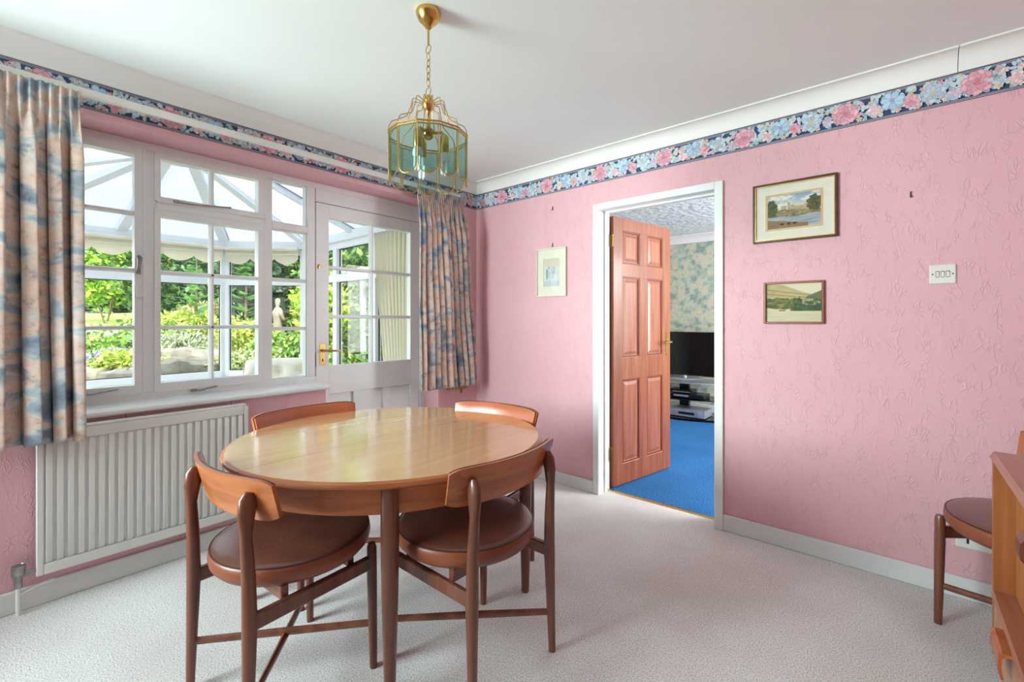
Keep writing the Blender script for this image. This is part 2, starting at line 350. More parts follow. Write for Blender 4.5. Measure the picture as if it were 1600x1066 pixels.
# window wall with recess (sill wall stays in front of the window)
R0, R1 = -2.86, -0.43; SOF = 2.148
wl = MB().box(-0.30, 0, RY, -3.2-1.7, 0, CZ).box(-0.30, 0, -3.2, R0, 0, CZ).box(-0.30, 0, -4.9, -3.2, 0, 0.8).box(-0.30, 0, -4.9, -3.2, 2.16, CZ)  # includes an unseen opening made up to go with the added side lamp
wl.box(-0.30, 0, R1, 0, 0, CZ).box(-0.30, 0, R0, R1, SOF, CZ).box(-0.22, 0, R0, -1.367, 0, 0.775)
wl = wl.build('wall_left', M['pink']); struct(wl, 'pink window wall with deep window recess', 'wall')
struct(MB().box(-0.3, RX+0.1, RY-0.12, RY-0.0, 0, CZ).build('wall_back', M['pink']), 'pink wall behind the viewer', 'wall')
struct(MB().box(RX, RX+0.1, RY, TH, 0, CZ).build('wall_side', M['pink']), 'pink wall behind the sideboard', 'wall')
# baseboards
def baseboard(name, x0, x1, y0, y1, h=0.092):
    return MB().box(x0, x1, y0, y1, 0, h, 0.004).build(name, M['skirting'])
bl = baseboard('baseboard_left', 0, 0.016, RY, -1.367); struct(bl, 'white painted skirting under the radiator', 'skirting')
b2 = MB().box(0, 0.016, R1, 0, 0, 0.092, 0.004).build('baseboard_corner', M['skirting']); struct(b2, 'short white skirting between glazed door and corner', 'skirting')
b3 = MB().box(0.016, 1.171, -0.016, 0, 0, 0.085, 0.004).build('baseboard_right', M['skirting']); struct(b3, 'white skirting between the corner and the doorway', 'skirting')
b4 = MB().box(2.03, RX, -0.016, 0, 0, 0.093, 0.004).build('baseboard_side', M['skirting']); struct(b4, 'white skirting right of the doorway', 'skirting')
# coving: quarter-round profile
def cove_profile(sgn=1):
    p = [(0, 2.31), (0.010, 2.31)]
    for k in range(9):
        a = k/8*PI/2; p.append((0.010+0.058*(1-math.cos(a)), 2.318+0.074*math.sin(a)))
    p += [(0.076, 2.392), (0.076, CZ), (0, CZ)]; return p
cl = MB().prism([(q[0], q[1]) for q in cove_profile()], RY, 0.0, 'y').build('trim_1', M['coving'], smooth=True, angle=25); struct(cl, 'white coving above the window wall', 'coving')
cr_ = MB().prism([(-q[0], q[1]) for q in cove_profile()], 0.0, 1.0, 'x')
def cove_piece(name, x0, x1, label):
    struct(MB().prism([(-q[0], q[1]) for q in cove_profile()], x0, x1, 'x').build(name, M['coving'], smooth=True, angle=25), label, 'coving')
cove_piece('trim_2', 0.0, 2.999, 'white coving above the doorway wall'); cove_piece('trim_3', 3.0015, RX, 'last length of white coving right of the joint')
# wallpaper border: navy strip with printed flowers
def border_print(length, seed, z0=2.18, z1=2.31):
    r = random.Random(seed); vs = []; fs = []; cs = []
    H = z1-z0
    def poly(pts, c, lift):
        o = len(vs); vs.extend((p[0], p[1], lift) for p in pts); fs.append(tuple(range(o, o+len(pts)))); cs.append(srgb(*c)[:3])
    for (a, b, c) in [(0, 0.0035, (58, 72, 100)), (0.0035, 0.0065, (196, 176, 180)), (0.0065, 0.0095, (58, 72, 100)), (0.0095, 0.012, (178, 182, 194)), (0.012, 0.118, (62, 80, 112)), (0.118, 0.1205, (178, 182, 194)), (0.1205, 0.1235, (58, 72, 100)), (0.1235, 0.1265, (196, 176, 180)), (0.1265, H, (58, 72, 100))]:
        poly([(0, a), (length, a), (length, b), (0, b)], c, 0)
    lay = [0.0]
    def clampy(y): return min(max(y, 0.010), 0.121)
    def petal(cx, cy, an, ln, wd, c):
        lay[0] += 1.2e-6; pts = []
        for k in range(9):
            t = k/8*2*PI; u = ln*(0.5-0.5*math.cos(t)); v = wd*math.sin(t)*(0.55+0.45*(u/ln))
            pts.append((min(max(cx+u*math.cos(an)-v*math.sin(an), 0), length), clampy(cy+u*math.sin(an)+v*math.cos(an))))
        poly(pts[:-1], c, 0.0002+lay[0])
    def shade(c, k): return tuple(max(0, min(255, x*k)) for x in c)
    def flower(cx, cy, R, n, base, centre, rows=1, a0=None):
        a0 = r.uniform(0, 2*PI) if a0 is None else a0
        for q in range(rows):
            rr = R*(1-0.30*q)
            for k in range(n):
                an = a0+2*PI*(k+0.5*q)/n+r.uniform(-.12, .12)
                kk = r.uniform(0.90, 1.06)*(1-0.04*q)
                petal(cx, cy, an, rr, rr*0.42, shade(base, kk*0.86)); petal(cx+rr*.08*math.cos(an), cy+rr*.08*math.sin(an), an, rr*0.86, rr*0.32, shade(base, kk))
        for k in range(5): petal(cx, cy, 2*PI*k/5+r.random(), R*0.26, R*0.12, centre)
    pink, pale, blue, grey, green, lil = (232, 170, 182), (238, 206, 206), (178, 204, 224), (194, 208, 222), (190, 212, 208), (204, 190, 210)
    T = 0.46; n = int(length/T)+2
    for i in range(n):
        x = i*T-0.1
        for k in range(150):
            cx, cy = x+r.uniform(0, T), r.uniform(0.022, 0.108)
            petal(cx, cy, r.uniform(0, 2*PI), r.uniform(.02, .036), r.uniform(.008, .013), r.choice([green, grey, (150, 178, 186), (196, 206, 196)]))
        for k in range(50):
            flower(x+r.uniform(0, T), r.choice([r.uniform(0.018, 0.05), r.uniform(0.08, 0.112)]), r.uniform(.009, .015), 5, r.choice([grey, green, pale, blue, (214, 196, 178), pink]), (196, 170, 130))
        flower(x+0.055, 0.045, 0.030, 6, pale, pink, 2); flower(x+0.185, 0.05, 0.032, 6, pink, (208, 128, 150), 2)
        flower(x+0.12, 0.074, 0.046, 7, blue, (176, 148, 186), 1); flower(x+0.26, 0.064, 0.047, 7, grey, (196, 186, 150), 2)
        flower(x+0.40, 0.064, 0.056, 9, pink, (206, 122, 140), 3); flower(x+0.33, 0.044, 0.026, 6, lil, pink, 1)
    me = bpy.data.meshes.new('wallpaper_border'); me.from_pydata(vs, [], fs); me.update()
    setcol(me, face_cols=cs); me.materials.append(M['vcol']); return me
bo = link('wallpaper_border', border_print(RX, 3), None, wr); bo.rotation_euler = (PI/2, 0, 0); bo.location = (0, -0.0006, 2.18); bo['label'] = 'navy border printed with pink and blue flowers'
bo = link('wallpaper_border', border_print(3.4, 5), None, wl); bo.rotation_euler = (PI/2, 0, PI/2); bo.location = (0.0006, -3.4, 2.18); bo['label'] = 'navy border printed with pink and blue flowers'

# ------------------------------------------------------------------ doorway and panelled door
df = thing('doorway_frame', 'white painted architrave and lining of the lounge doorway', 'door frame', (0, 0, 0), kind='structure')
AX0, AX1, AZ = 1.171, 2.030, 2.030
for (a, b) in ((AX0, 1.216), (1.983, AX1)):
    MB().box(a, b, -0.018, 0.0, 0, AZ, 0.003).build('architrave', M['white_paint'], df)
MB().box(1.216, 1.983, -0.018, 0.0, 1.985, AZ, 0.003).build('architrave', M['white_paint'], df)
MB().box(1.190, 1.2157, 0.0, 0.142, 0, 2.0).build('lining', M['white_paint'], df)
MB().box(1.9835, 2.010, 0.0, 0.142, 0, 2.0).build('lining', M['white_paint'], df)
MB().box(1.2157, 1.9835, 0.0, 0.142, 1.9855, 2.006).build('lining', M['white_paint'], df)
MB().box(1.2157, 1.226, 0.06, 0.095, 0, 1.985).build('door_stop', M['white_paint'], df)
MB().box(1.226, 1.9835, 0.06, 0.095, 1.974, 1.9855).build('door_stop', M['white_paint'], df)
th = MB()
th.prism([(0.094, 0.0), (0.098, 0.006), (0.110, 0.009), (0.122, 0.006), (0.126, 0.0)], 1.2157, 1.9835, 'x'); tho = th.build('threshold_strip', M['brass'], None, True, 60)
tag(tho, 'thin brass carpet threshold strip across the doorway', 'threshold strip')
# door leaf (local: x along width from hinge, y = thickness away from the viewer, z up)
ang = math.atan2(0.70, 0.132)
d2 = thing('door_2', 'stained brown six-panel door standing open into the lounge', 'door', (1.243, 0.150, 0.012), ang, kind='structure')
DW, DH, DT = 0.728, 1.958, 0.038
xs = [0, 0.105, 0.318, 0.412, 0.624, DW]; zs = [0, 0.148, 0.768, 0.928, 1.528, 1.622, 1.866, DH]
for (a, b) in ((xs[0], xs[1]), (xs[4], xs[5])): MB().box(a, b, 0, DT, 0, DH, 0.002).build('stile', M['pine'], d2)
for (a, b) in ((zs[0], zs[1]), (zs[2], zs[3]), (zs[4], zs[5]), (zs[6], zs[7])):
    MB().box(xs[1], xs[4], 0.0006, DT-0.0006, a, b, 0.001).build('rail', M['teak_x'] if False else M['pine'], d2)
for (a, b) in ((zs[1], zs[2]), (zs[3], zs[4]), (zs[5], zs[6])):
    MB().box(xs[2], xs[3], 0.0006, DT-0.0006, a, b, 0.001).build('muntin', M['pine'], d2)
    for (p, q) in ((xs[1], xs[2]), (xs[3], xs[4])):
        m = MB()
        def ringy(i, y): return [(p+i, y, a+i), (q-i, y, a+i), (q-i, y, b-i), (p+i, y, b-i)]
        for s0, s1 in ((0.001, 1), (DT-0.001, -1)):
            R_ = [ringy(0, s0+0.001*s1), ringy(0.016, s0+0.011*s1), ringy(0.022, s0+0.011*s1), ringy(0.044, s0+0.004*s1)]
            fs = [(k*4+i, k*4+(i+1) % 4, k*4+4+(i+1) % 4, k*4+4+i) for k in range(3) for i in range(4)]+[(12, 13, 14, 15)]
            m.add(sum(R_, []), fs)
        po = m.build('panel', M['pine_panel'], d2)
        mo = MB()
        for (u0, u1, v0, v1) in ((p, q, a, a+0.013), (p, q, b-0.013, b), (p, p+0.013, a, b), (q-0.013, q, a, b)):
            mo.box(u0, u1, 0.0045, DT-0.0045, v0, v1)
        mo.build('moulding', M['pine_dark'], po)
for sy in (0,):
    hb = MB().box(DW-0.066, DW-0.034, -0.005, 0.0, 0.92, 1.11, 0.002).build('handle_plate', M['brass'], d2)
    MB().tube([(DW-0.05, -0.004, 1.03), (DW-0.05, -0.045, 1.03), (DW-0.062, -0.052, 1.03), (DW-0.15, -0.05, 1.026)], [0.009, 0.008, 0.008, 0.006], 10).build('lever', M['brass'], hb, True)
    hb = MB().box(DW-0.066, DW-0.034, DT, DT+0.005, 0.92, 1.11, 0.002).build('handle_plate', M['brass'], d2)
    MB().tube([(DW-0.05, DT+0.004, 1.03), (DW-0.05, DT+0.045, 1.03), (DW-0.062, DT+0.052, 1.03), (DW-0.15, DT+0.05, 1.026)], [0.009, 0.008, 0.008, 0.006], 10).build('lever', M['brass'], hb, True)
for z in (0.20, 1.735):
    h = MB().box(-0.0025, 0.0, 0.002, 0.034, z, z+0.09).tube([(-0.005, -0.001, z), (-0.005, -0.001, z+0.09)], 0.0055, 8).build('hinge', M['brass'], d2)

# ------------------------------------------------------------------ window (multi light, painted white)
WX = -0.18      # face of the frames towards the room
wn = thing('window_1', 'white painted multi-pane window looking into the conservatory', 'window', (0, 0, 0), kind='structure')
WP = M['white_paint']
def bx(name, y0, y1, z0, z1, x0=-0.26, x1=WX, parent=wn, b=0.003, m=None): return MB().box(x0, x1, y0, y1, z0, z1, b).build(name, m or WP, parent)
bx('head', R0, R1, 2.108, SOF); bx('bottom_rail', R0, -1.342, 0.775, 0.842)
bx('mullion', R0, -2.80, 0.842, 2.108); bx('mullion', -2.256, -2.208, 0.842, 2.108); bx('mullion', -1.668, -1.625, 0.842, 2.108); bx('mullion', -1.399, -1.348, 0.842, 2.108)
bx('transom', -2.208, -1.668, 1.812, 1.850); bx('transom', -1.625, -1.399, 1.798, 1.838)
def sash(name, y0, y1, z0, z1, gy0, gy1, gz0, gz1, cols, rows, x1=WX+0.004, bar=0.022):
    s = MB()
    s.box(-0.235, x1, y0, gy0, z0, z1).box(-0.235, x1, gy1, y1, z0, z1).box(-0.235, x1, gy0, gy1, z0, gz0).box(-0.235, x1, gy0, gy1, gz1, z1)
    so = s.build(name, WP, wn)
    cw = (gy1-gy0)/cols; rh = (gz1-gz0)/rows
    for c in range(1, cols):
        y = gy0+c*cw; MB().prism([(x1-0.006, y-bar*.25), (x1-0.006, y+bar*.25), (-0.20, y+bar/2), (-0.228, y+bar/2), (-0.228, y-bar/2), (-0.20, y-bar/2)], gz0, gz1, 'z').build('glazing_bar', WP, so)
    for r in range(1, rows):
        z = gz0+r*rh
        for c in range(cols):
            MB().prism([(x1-0.006, z-bar*.25), (x1-0.006, z+bar*.25), (-0.20, z+bar/2), (-0.228, z+bar/2), (-0.228, z-bar/2), (-0.20, z-bar/2)], gy0+c*cw, gy0+(c+1)*cw, 'y').build('glazing_bar', WP, so)
    for c in range(cols):
        for r in range(rows):
            MB().box(-0.217, -0.213, gy0+c*cw+.002, gy0+(c+1)*cw-.002, gz0+r*rh+.002, gz0+(r+1)*rh-.002).build('pane', M['glass'], so)
    return so
s1 = sash('casement', -2.798, -2.258, 0.846, 2.106, -2.757, -2.295, 0.884, 2.069, 2, 4)
s2 = sash('fanlight', -2.206, -1.670, 1.852, 2.106, -2.187, -1.705, 1.876, 2.078, 2, 1)
s3 = sash('casement', -2.206, -1.670, 0.846, 1.810, -2.187, -1.705, 0.884, 1.770, 2, 3)
s4 = sash('fixed_light', -1.6245, -1.3995, 1.838, 2.108, -1.618, -1.406, 1.845, 2.101, 1, 1, x1=-0.196)
s5 = sash('fixed_light', -1.6245, -1.3995, 0.842, 1.798, -1.618, -1.406, 0.849, 1.791, 1, 3, x1=-0.196)
# beads: slim raised edge round the sashes
for (y0, y1, z0, z1) in ((-2.80, -2.256, 0.842, 2.108), (-2.208, -1.668, 1.850, 2.108), (-2.208, -1.668, 0.842, 1.812)):
    m = MB(); e = 0.006
    m.box(WX, WX+0.007, y0-e, y0+e, z0, z1).box(WX, WX+0.007, y1-e, y1+e, z0, z1).box(WX, WX+0.007, y0+e, y1-e, z1-e, z1+e).box(WX, WX+0.007, y0+e, y1-e, z0-e, z0+e)
    m.build('bead', WP, wn)
# furniture of the window
def stay(par, ya, yb, z, x=WX+0.012):
    o = MB().tube([(x, ya, z), (x+0.006, ya+(yb-ya)*.25, z-0.004), (x+0.004, ya+(yb-ya)*.6, z+0.004), (x+0.012, yb, z+0.012)], [0.005, 0.004, 0.004, 0.005], 8).box(x-0.012, x+0.004, ya-0.012, ya+0.012, z-0.008, z+0.006)
    return o.build('window_stay', M['steel'], par, True)
stay(s1, -2.50, -2.36, 0.862); stay(s3, -2.04, -1.93, 0.829)
stay(s2, -2.12, -1.86, 1.862)
MB().tube([(WX+0.006, -2.278, 1.545), (WX+0.022, -2.278, 1.54), (WX+0.024, -2.280, 1.50), (WX+0.022, -2.285, 1.455)], [(0.010, 0.010), (0.009, 0.012), (0.005, 0.008), (0.006, 0.012)], 8).build('latch_handle', M['steel'], s1, True)
MB().box(WX+0.004, WX+0.022, -2.290, -2.264, 1.335, 1.395, 0.003).build('lock', M['plastic'], s1)
# sill
sl = MB().prism([(-0.20, 0.775), (0.026, 0.775), (0.034, 0.783), (0.034, 0.795), (0.026, 0.802), (-0.20, 0.808)], R0, -1.357, 'y').build('window_sill', M['white_paint'], wn, True, 30)
MB().box(0.0, 0.0006, -2.3585, -2.3565, 0.735, 0.775).build('panel_joint', M['dark'], wn); MB().box(0.0, 0.0006, -1.9105, -1.9085, 0.735, 0.775).build('panel_joint', M['dark'], wn)

# ------------------------------------------------------------------ glazed back door
d1 = thing('door_1', 'white painted part-glazed door with brass lever handle', 'door', (0, 0, 0), kind='structure')
bxd = lambda n, y0, y1, z0, z1, x0=-0.232, x1=-0.182, b=0.002, m=None: MB().box(x0, x1, y0, y1, z0, z1, b).build(n, m or WP, d1)
MB().box(-0.26, -0.17, -0.4815, R1, 0, 2.108, 0.002).build('door_post', WP, d1); MB().box(-0.26, -0.18, -1.400, -1.345, 0, 0.775, 0.002).build('door_post', WP, d1)
MB().box(-0.26, WX, -1.345, -0.4815, 2.020, 2.108).build('door_head', WP, d1)
Y0, Y1 = -1.342, -0.485
bxd('stile', Y0, -1.252, 0.012, 2.016); bxd('stile', -0.567, Y1, 0.012, 2.016)
bxd('rail', -1.252, -0.567, 1.925, 2.016); bxd('rail', -1.252, -0.567, 0.706, 0.902); bxd('rail', -1.252, -0.567, 0.012, 0.20)
pw = [(-1.252, -1.068), (-1.004, -0.822), (-0.752, -0.567)]
bxd('muntin', -1.068, -1.004, 0.20, 0.706); bxd('muntin', -0.822, -0.752, 0.20, 0.706)
for a, b in pw: bxd('panel', a, b, 0.20, 0.706, -0.215, -0.198, 0)
for r in range(1, 3):
    z = 0.902+r*1.023/3
    for (a, b) in ((-1.252, -0.9095), (-0.9095, -0.567)): MB().prism([(-0.186, z-.006), (-0.186, z+.006), (-0.20, z+.012), (-0.225, z+.012), (-0.225, z-.012), (-0.20, z-.012)], a, b, 'y').build('glazing_bar', WP, d1)
MB().prism([(-0.186, -0.9155), (-0.186, -0.9035), (-0.20, -0.8985), (-0.225, -0.8985), (-0.225, -0.9205), (-0.20, -0.9205)], 0.902, 1.925, 'z').build('glazing_bar', WP, d1)
for c in range(2):
    for r in range(3):
        a = -1.252+c*0.3425; z = 0.902+r*0.341
        MB().box(-0.214, -0.210, a+.002, a+.3405, z+.002, z+.339).build('pane', M['glass'], d1)
hp = MB().box(-0.182, -0.177, -1.318, -1.278, 0.912, 1.060, 0.002).build('handle_plate', M['brass_satin'], d1)
MB().tube([(-0.178, -1.298, 1.012), (-0.135, -1.298, 1.012), (-0.128, -1.285, 1.012), (-0.130, -1.19, 1.006)], [0.009, 0.008, 0.008, 0.006], 10).build('lever', M['brass_satin'], hp, True)
MB().box(-0.177, -0.1765, -1.302, -1.294, 0.935, 0.955).build('keyhole', M['dark'], hp)
es = MB().lathe([(0.0, 0), (0.010, 0), (0.010, 0.004), (0.004, 0.006), (0.0, 0.006)], 16, sx=1, sy=1.6); es.v = [(-0.182+p[2], -1.323+p[0], 1.582+p[1]) for p in es.v]; es.build('escutcheon', M['brass_satin'], d1, True)
MB().box(-0.182, -0.1805, -1.3455, -1.3425, 0.90, 1.00).build('strike_plate', M['frame_dark'], d1)

# ------------------------------------------------------------------ radiator
rd = thing('radiator', 'long white ribbed panel radiator under the window', 'radiator', (0, 0, 0))
ry0, ry1, rz0, rz1, xf = -2.655, -1.845, 0.145, 0.745, 0.070
m = MB(); m.box(0.035, xf-0.010, ry0, ry1, rz0, rz1)
m.box(xf-0.012, xf, ry0, ry0+0.022, rz0, rz1, .003).box(xf-0.012, xf, ry1-0.022, ry1, rz0, rz1, .003).box(xf-0.012, xf, ry0+0.022, ry1-0.022, rz1-0.045, rz1, .003).box(xf-0.012, xf, ry0+0.022, ry1-0.022, rz0, rz0+0.045, .003)
m.build('panel', M['radiator'], rd)
nr = 23; pit = (ry1-ry0-0.044)/nr; ribm = None
for k in range(nr):
    y = ry0+0.022+(k+0.5)*pit
    if ribm is None:
        q = MB(); h = pit/2; za, zb = rz0+0.045, rz1-0.045
        def loop(z, e): return [(xf-0.010, -h*.80, z), (xf+0.002+e, -h*.50, z), (xf+0.002+e, h*.50, z), (xf-0.010, h*.80, z)]
        vs = loop(za-0.004, -0.012)+loop(za+0.012, 0)+loop(zb-0.012, 0)+loop(zb+0.004, -0.012)
        fs = [(k2*4+i, k2*4+i+1, k2*4+5+i, k2*4+4+i) for k2 in range(3) for i in range(3)]
        q.add(vs, fs); ribm = q.mesh('rib', True, 50)
    link('rib', ribm, M['radiator'], rd, (0, y, 0))
MB().box(0.030, xf-0.004, ry0+0.01, ry1-0.01, rz1, rz1+0.012, .003).build('top_grille', M['radiator'], rd)
for y in (ry0+0.12, ry1-0.12): MB().box(0.0, 0.036, y, y+0.04, 0.25, 0.66).build('bracket', M['radiator'], rd)
v = MB().tube([(0.045, -2.705, 0.0), (0.045, -2.705, 0.118)], 0.0085, 10).tube([(0.045, -2.705, 0.085), (0.035, -2.64, 0.098), (0.03, -2.60, 0.10)], 0.0075, 10).build('pipe', M['white_paint'], rd, True)
MB().tube([(0.045, -2.705, 0.115), (0.045, -2.705, 0.150)], [0.013, 0.012], 10).tube([(0.045, -2.705, 0.165), (0.05, -2.665, 0.168), (0.05, -2.654, 0.168)], [0.010, 0.012, 0.009], 10).build('valve_body', M['steel'], rd, True)
MB().lathe([(0.012, 0.150), (0.016, 0.165), (0.021, 0.168), (0.022, 0.205), (0.019, 0.207), (0.017, 0.204), (0, 0.204)], 18, (0.045, -2.705, 0)).build('valve_cap', M['steel'], rd, True)

# ------------------------------------------------------------------ curtain rail and curtains
rl = thing('curtain_rail', 'long white curtain rail fixed across the window wall', 'curtain rail', (0, 0, 0))
MB().box(0.070, 0.086, -3.3, -0.268, 2.205, 2.240, 0.003).build('rail_front', M['plastic'], rl)
MB().box(0.046, 0.070, -3.3, -0.268, 2.212, 2.234, 0.002).build('rail_track', M['mount'], rl)
for y in (-3.1, -2.3, -1.5, -0.8, -0.35): MB().box(0.0, 0.05, y-0.012, y+0.012, 2.214, 2.232).build('bracket', M['plastic'], rl)
def curtain(name, label, y0t, y1t, y0b, y1b, ztop, zbot, npl, seed, xc=0.112):
    r = np.random.default_rng(seed); nu, nv = npl*24, 60; ph = r.uniform(-.5, .5, npl+2); am = r.uniform(.55, 1.15, npl+2)
    th_ = thing(name, label, 'curtain', (0, 0, 0))
    vs = []; uv = []; fs = []
    hdr = 0.075
    for j in range(nv+1):
        t = j/nv; d = (1-t)*0.0+t; z = ztop-(ztop-zbot)*(t**0.9)
        dz = ztop-z
        for i in range(nu+1):
            s = i/nu; k = s*npl; k0 = int(min(k, npl)); a = am[k0]*(1-(k-k0))+am[k0+1]*(k-k0); p = ph[k0]*(1-(k-k0))+ph[k0+1]*(k-k0)
            ya = y0t+(y1t-y0t)*s; yb = y0b+(y1b-y0b)*s
            f = min(1, max(0, (dz-hdr)/0.25)); f = f*f*(3-2*f)
            ease = min(1, dz/(ztop-zbot))**1.2
            y = ya+(yb-ya)*ease
            fine = 0.009*math.sin(2*PI*npl*2.5*s+1.0)
            fold = (0.036+0.006*t)*a*(2*abs(math.cos(PI*(k+0.35*p*t)+p/2))**0.75-1)
            x = xc+fine*(1-f)+fold*f + 0.006*math.sin(9*t+s*7)*f - 0.010*math.exp(-((dz-hdr)/0.02)**2)*1.0
            y += 0.010*a*math.cos(2*PI*2*(k+0.35*p*t)+p)*f
            zz = z + (0.006*math.sin(2*PI*k)*f if j == nv else 0)
            vs.append((x, y, zz)); uv.append((s*npl*0.17*1.3, z))
    fs = [(j*(nu+1)+i, j*(nu+1)+i+1, (j+1)*(nu+1)+i+1, (j+1)*(nu+1)+i) for j in range(nv) for i in range(nu)]
    nh = 4
    me = bpy.data.meshes.new('drape'); me.from_pydata(vs, [], fs); me.update(); me.polygons.foreach_set('use_smooth', [True]*len(me.polygons)); setuv(me, uv)
    o = link('drape', me, M['curtain'], th_); solid(o, 0.003)
    # hooks up to the rail
    for k in range(npl):
        y = y0t+(y1t-y0t)*(k+.5)/npl
        MB().tube([(xc-0.012, y, ztop-0.03), (0.076, y, ztop-0.012), (0.066, y, 2.214)], 0.0025, 6).build('hook', M['plastic'], th_)
    return th_
curtain('curtain', 'printed peach and grey-blue curtain at the left edge above the radiator', -3.12, -2.528, -3.13, -2.512, 2.208, 0.708, 8, 11)
curtain('curtain', 'printed peach and grey-blue curtain beside the glazed door near the corner', -0.722, -0.255, -0.715, -0.115, 2.208, 0.690, 10, 12)
tb = thing('curtain_tieback', 'gold fringed curtain tieback hanging below the curtain by the corner', 'tieback', (0, 0, 0))
m = MB(); rr = random.Random(4)
for k in range(46):
    y = -0.40+0.28*k/45; l = 0.042+rr.uniform(-.006, .008); zz = 0.700-0.012*math.sin(PI*k/45)
    m.tube([(0.03+rr.uniform(-.008, .008), y, zz), (0.03+rr.uniform(-.012, .012), y+rr.uniform(-.006, .006), zz-l)], [0.003, 0.004], 5)
m.build('fringe', M['tassel'], tb); MB().tube([(0.03, -0.41+0.30*k/12, 0.70-0.012*math.sin(PI*k/12)) for k in range(13)], 0.008, 8).build('cord', M['tassel'], tb, True)
MB().tube([(0.028, -0.215, 0.69), (0.035, -0.225, 0.64), (0.03, -0.215, 0.612), (0.03, -0.20, 0.618), (0.03, -0.198, 0.65)], 0.005, 8).build('loop', M['teak'], tb, True)
MB().tube([(0.0, -0.30, 0.715), (0.03, -0.30, 0.715), (0.035, -0.30, 0.70)], 0.003, 6).build('hook', M['brass'], tb)

# ------------------------------------------------------------------ pictures, switch, socket, nails
def painted(w_, h_, nx, ny, fn, parent, name='print'):
    vs = [(x/nx*w_-w_/2, 0, y/ny*h_-h_/2) for y in range(ny+1) for x in range(nx+1)]
    fs = [(y*(nx+1)+x, y*(nx+1)+x+1, (y+1)*(nx+1)+x+1, (y+1)*(nx+1)+x) for y in range(ny) for x in range(nx)]
    me = bpy.data.meshes.new(name); me.from_pydata(vs, [], fs); me.update()
    cs = [srgb(*[max(0, min(255, q)) for q in fn(x/nx, y/ny)])[:3] for y in range(ny+1) for x in range(nx+1)]
    setcol(me, vert_cols=cs); return link(name, me, M['print'], parent)
_perm = rng.random((64, 64))
def vn(x, y):
    xi, yi = int(math.floor(x)), int(math.floor(y)); fx, fy = x-xi, y-yi; fx, fy = fx*fx*(3-2*fx), fy*fy*(3-2*fy)
    g = lambda a, b: _perm[a % 64, b % 64]
    return (g(xi, yi)*(1-fx)+g(xi+1, yi)*fx)*(1-fy)+(g(xi, yi+1)*(1-fx)+g(xi+1, yi+1)*fx)*fy
def fbm(x, y): return vn(x, y)*.5+vn(2*x+7, 2*y)*.3+vn(4*x, 4*y+3)*.2
def mixc(a, b, t): t = max(0, min(1, t)); return tuple(a[i]*(1-t)+b[i]*t for i in range(3))
def town_river(u, v_):
    c = mixc((214, 206, 190), (120, 158, 190), (v_-0.62)*3); c = mixc(c, (232, 222, 206), (fbm(u*7, v_*9)-0.45)*4)
    hill = 0.50+0.04*math.sin(u*5)+0.03*fbm(u*14, 1)
    for (cx, wd, tp) in ((0.33, .05, .66), (0.42, .025, .74), (0.48, .03, .66), (0.55, .06, .62), (0.66, .05, .63), (0.72, .03, .66)):
        if abs(u-cx) < wd and v_ < tp and v_ > 0.4: c = mixc((206, 186, 150), (164, 138, 108), fbm(u*60, v_*30))
    if v_ < hill: c = mixc((188, 170, 128), (104, 100, 70), fbm(u*18, v_*26)*1.5-.2)
    if v_ < 0.36+0.02*math.sin(u*9): c = mixc((134, 144, 152), (196, 196, 190), fbm(u*6, v_*40)*1.4-.3)
    if v_ < 0.20+0.14*(0.5-u)*1.6 and u < .75: c = mixc((122, 96, 72), (160, 132, 98), fbm(u*20, v_*30))
    for (cx, cy, rx, ry) in ((0.10, .60, .13, .26), (0.86, .64, .14, .22)):
        d = ((u-cx)/rx)**2+((v_-cy)/ry)**2+fbm(u*22, v_*22)*.9-.45
        if d < .9: c = mixc((58, 66, 46), (120, 114, 66), fbm(u*34+5, v_*30)*1.6-.3)
    for cx in (0.30, 0.42, 0.52):
        if abs(u-cx) < .05 and abs(v_-0.16) < .035*(1-abs(u-cx)/.05): c = (70, 56, 50)
    return c
def valley(u, v_):
    c = mixc((206, 196, 158), (220, 212, 180), v_)
    r1 = 0.80-0.28*u+0.05*math.sin(u*6)
    if v_ < r1+0.2: c = mixc((196, 182, 132), (168, 150, 98), fbm(u*8, v_*16)*1.4-.2)
    if abs(v_-(0.86-0.22*u)) < .008 or abs(v_-(0.74-0.15*u)) < .008: c = (120, 110, 74)
    if v_ < 0.60-0.10*u+0.10*fbm(u*9, 3): c = mixc((146, 138, 66), (70, 82, 40), fbm(u*16, v_*20)*2.2-.5)
    if u > .72 and v_ < .78-(0.95-u)*.6: c = mixc((88, 92, 70), (120, 118, 86), fbm(u*20, v_*20))
    if u > .44+.12*fbm(v_*14, 5) and v_ < .50+.22*fbm(u*13, 8) and v_ > .24+.06*fbm(u*11, 2): c = mixc((30, 62, 38), (96, 118, 60), fbm(u*26, v_*28)*2-.6)
    if u > .66 and .44 < v_ < .60 and fbm(u*16, v_*16+9) > .52: c = mixc((190, 178, 150), (130, 120, 92), fbm(u*60, v_*50)*1.5-.2)
    if v_ < 0.36-.05*math.sin(u*5)+.03*fbm(u*20, 2) and not (u > .45 and v_ > .28): c = mixc((192, 182, 146), (214, 206, 172), fbm(u*4, v_*24))
    if abs(u-.3) < .06 and abs(v_-.30) < .015: c = (134, 112, 74)
    return c
def sketch(u, v_):
    c = (206, 208, 200)
    if ((u-.45)/.34)**2+((v_-.52)/.36)**2+fbm(u*8, v_*8)*.5 < .9: c = mixc((150, 164, 180), (216, 216, 208), fbm(u*14, v_*12)*1.5-.2)
    if v_ < .2: c = mixc((168, 182, 196), (206, 208, 204), fbm(u*10, v_*20))
    if abs(u-.2) < .03 and .25 < v_ < .62: c = (92, 100, 116)
    if v_ > .72: c = (208, 200, 176)
    return c
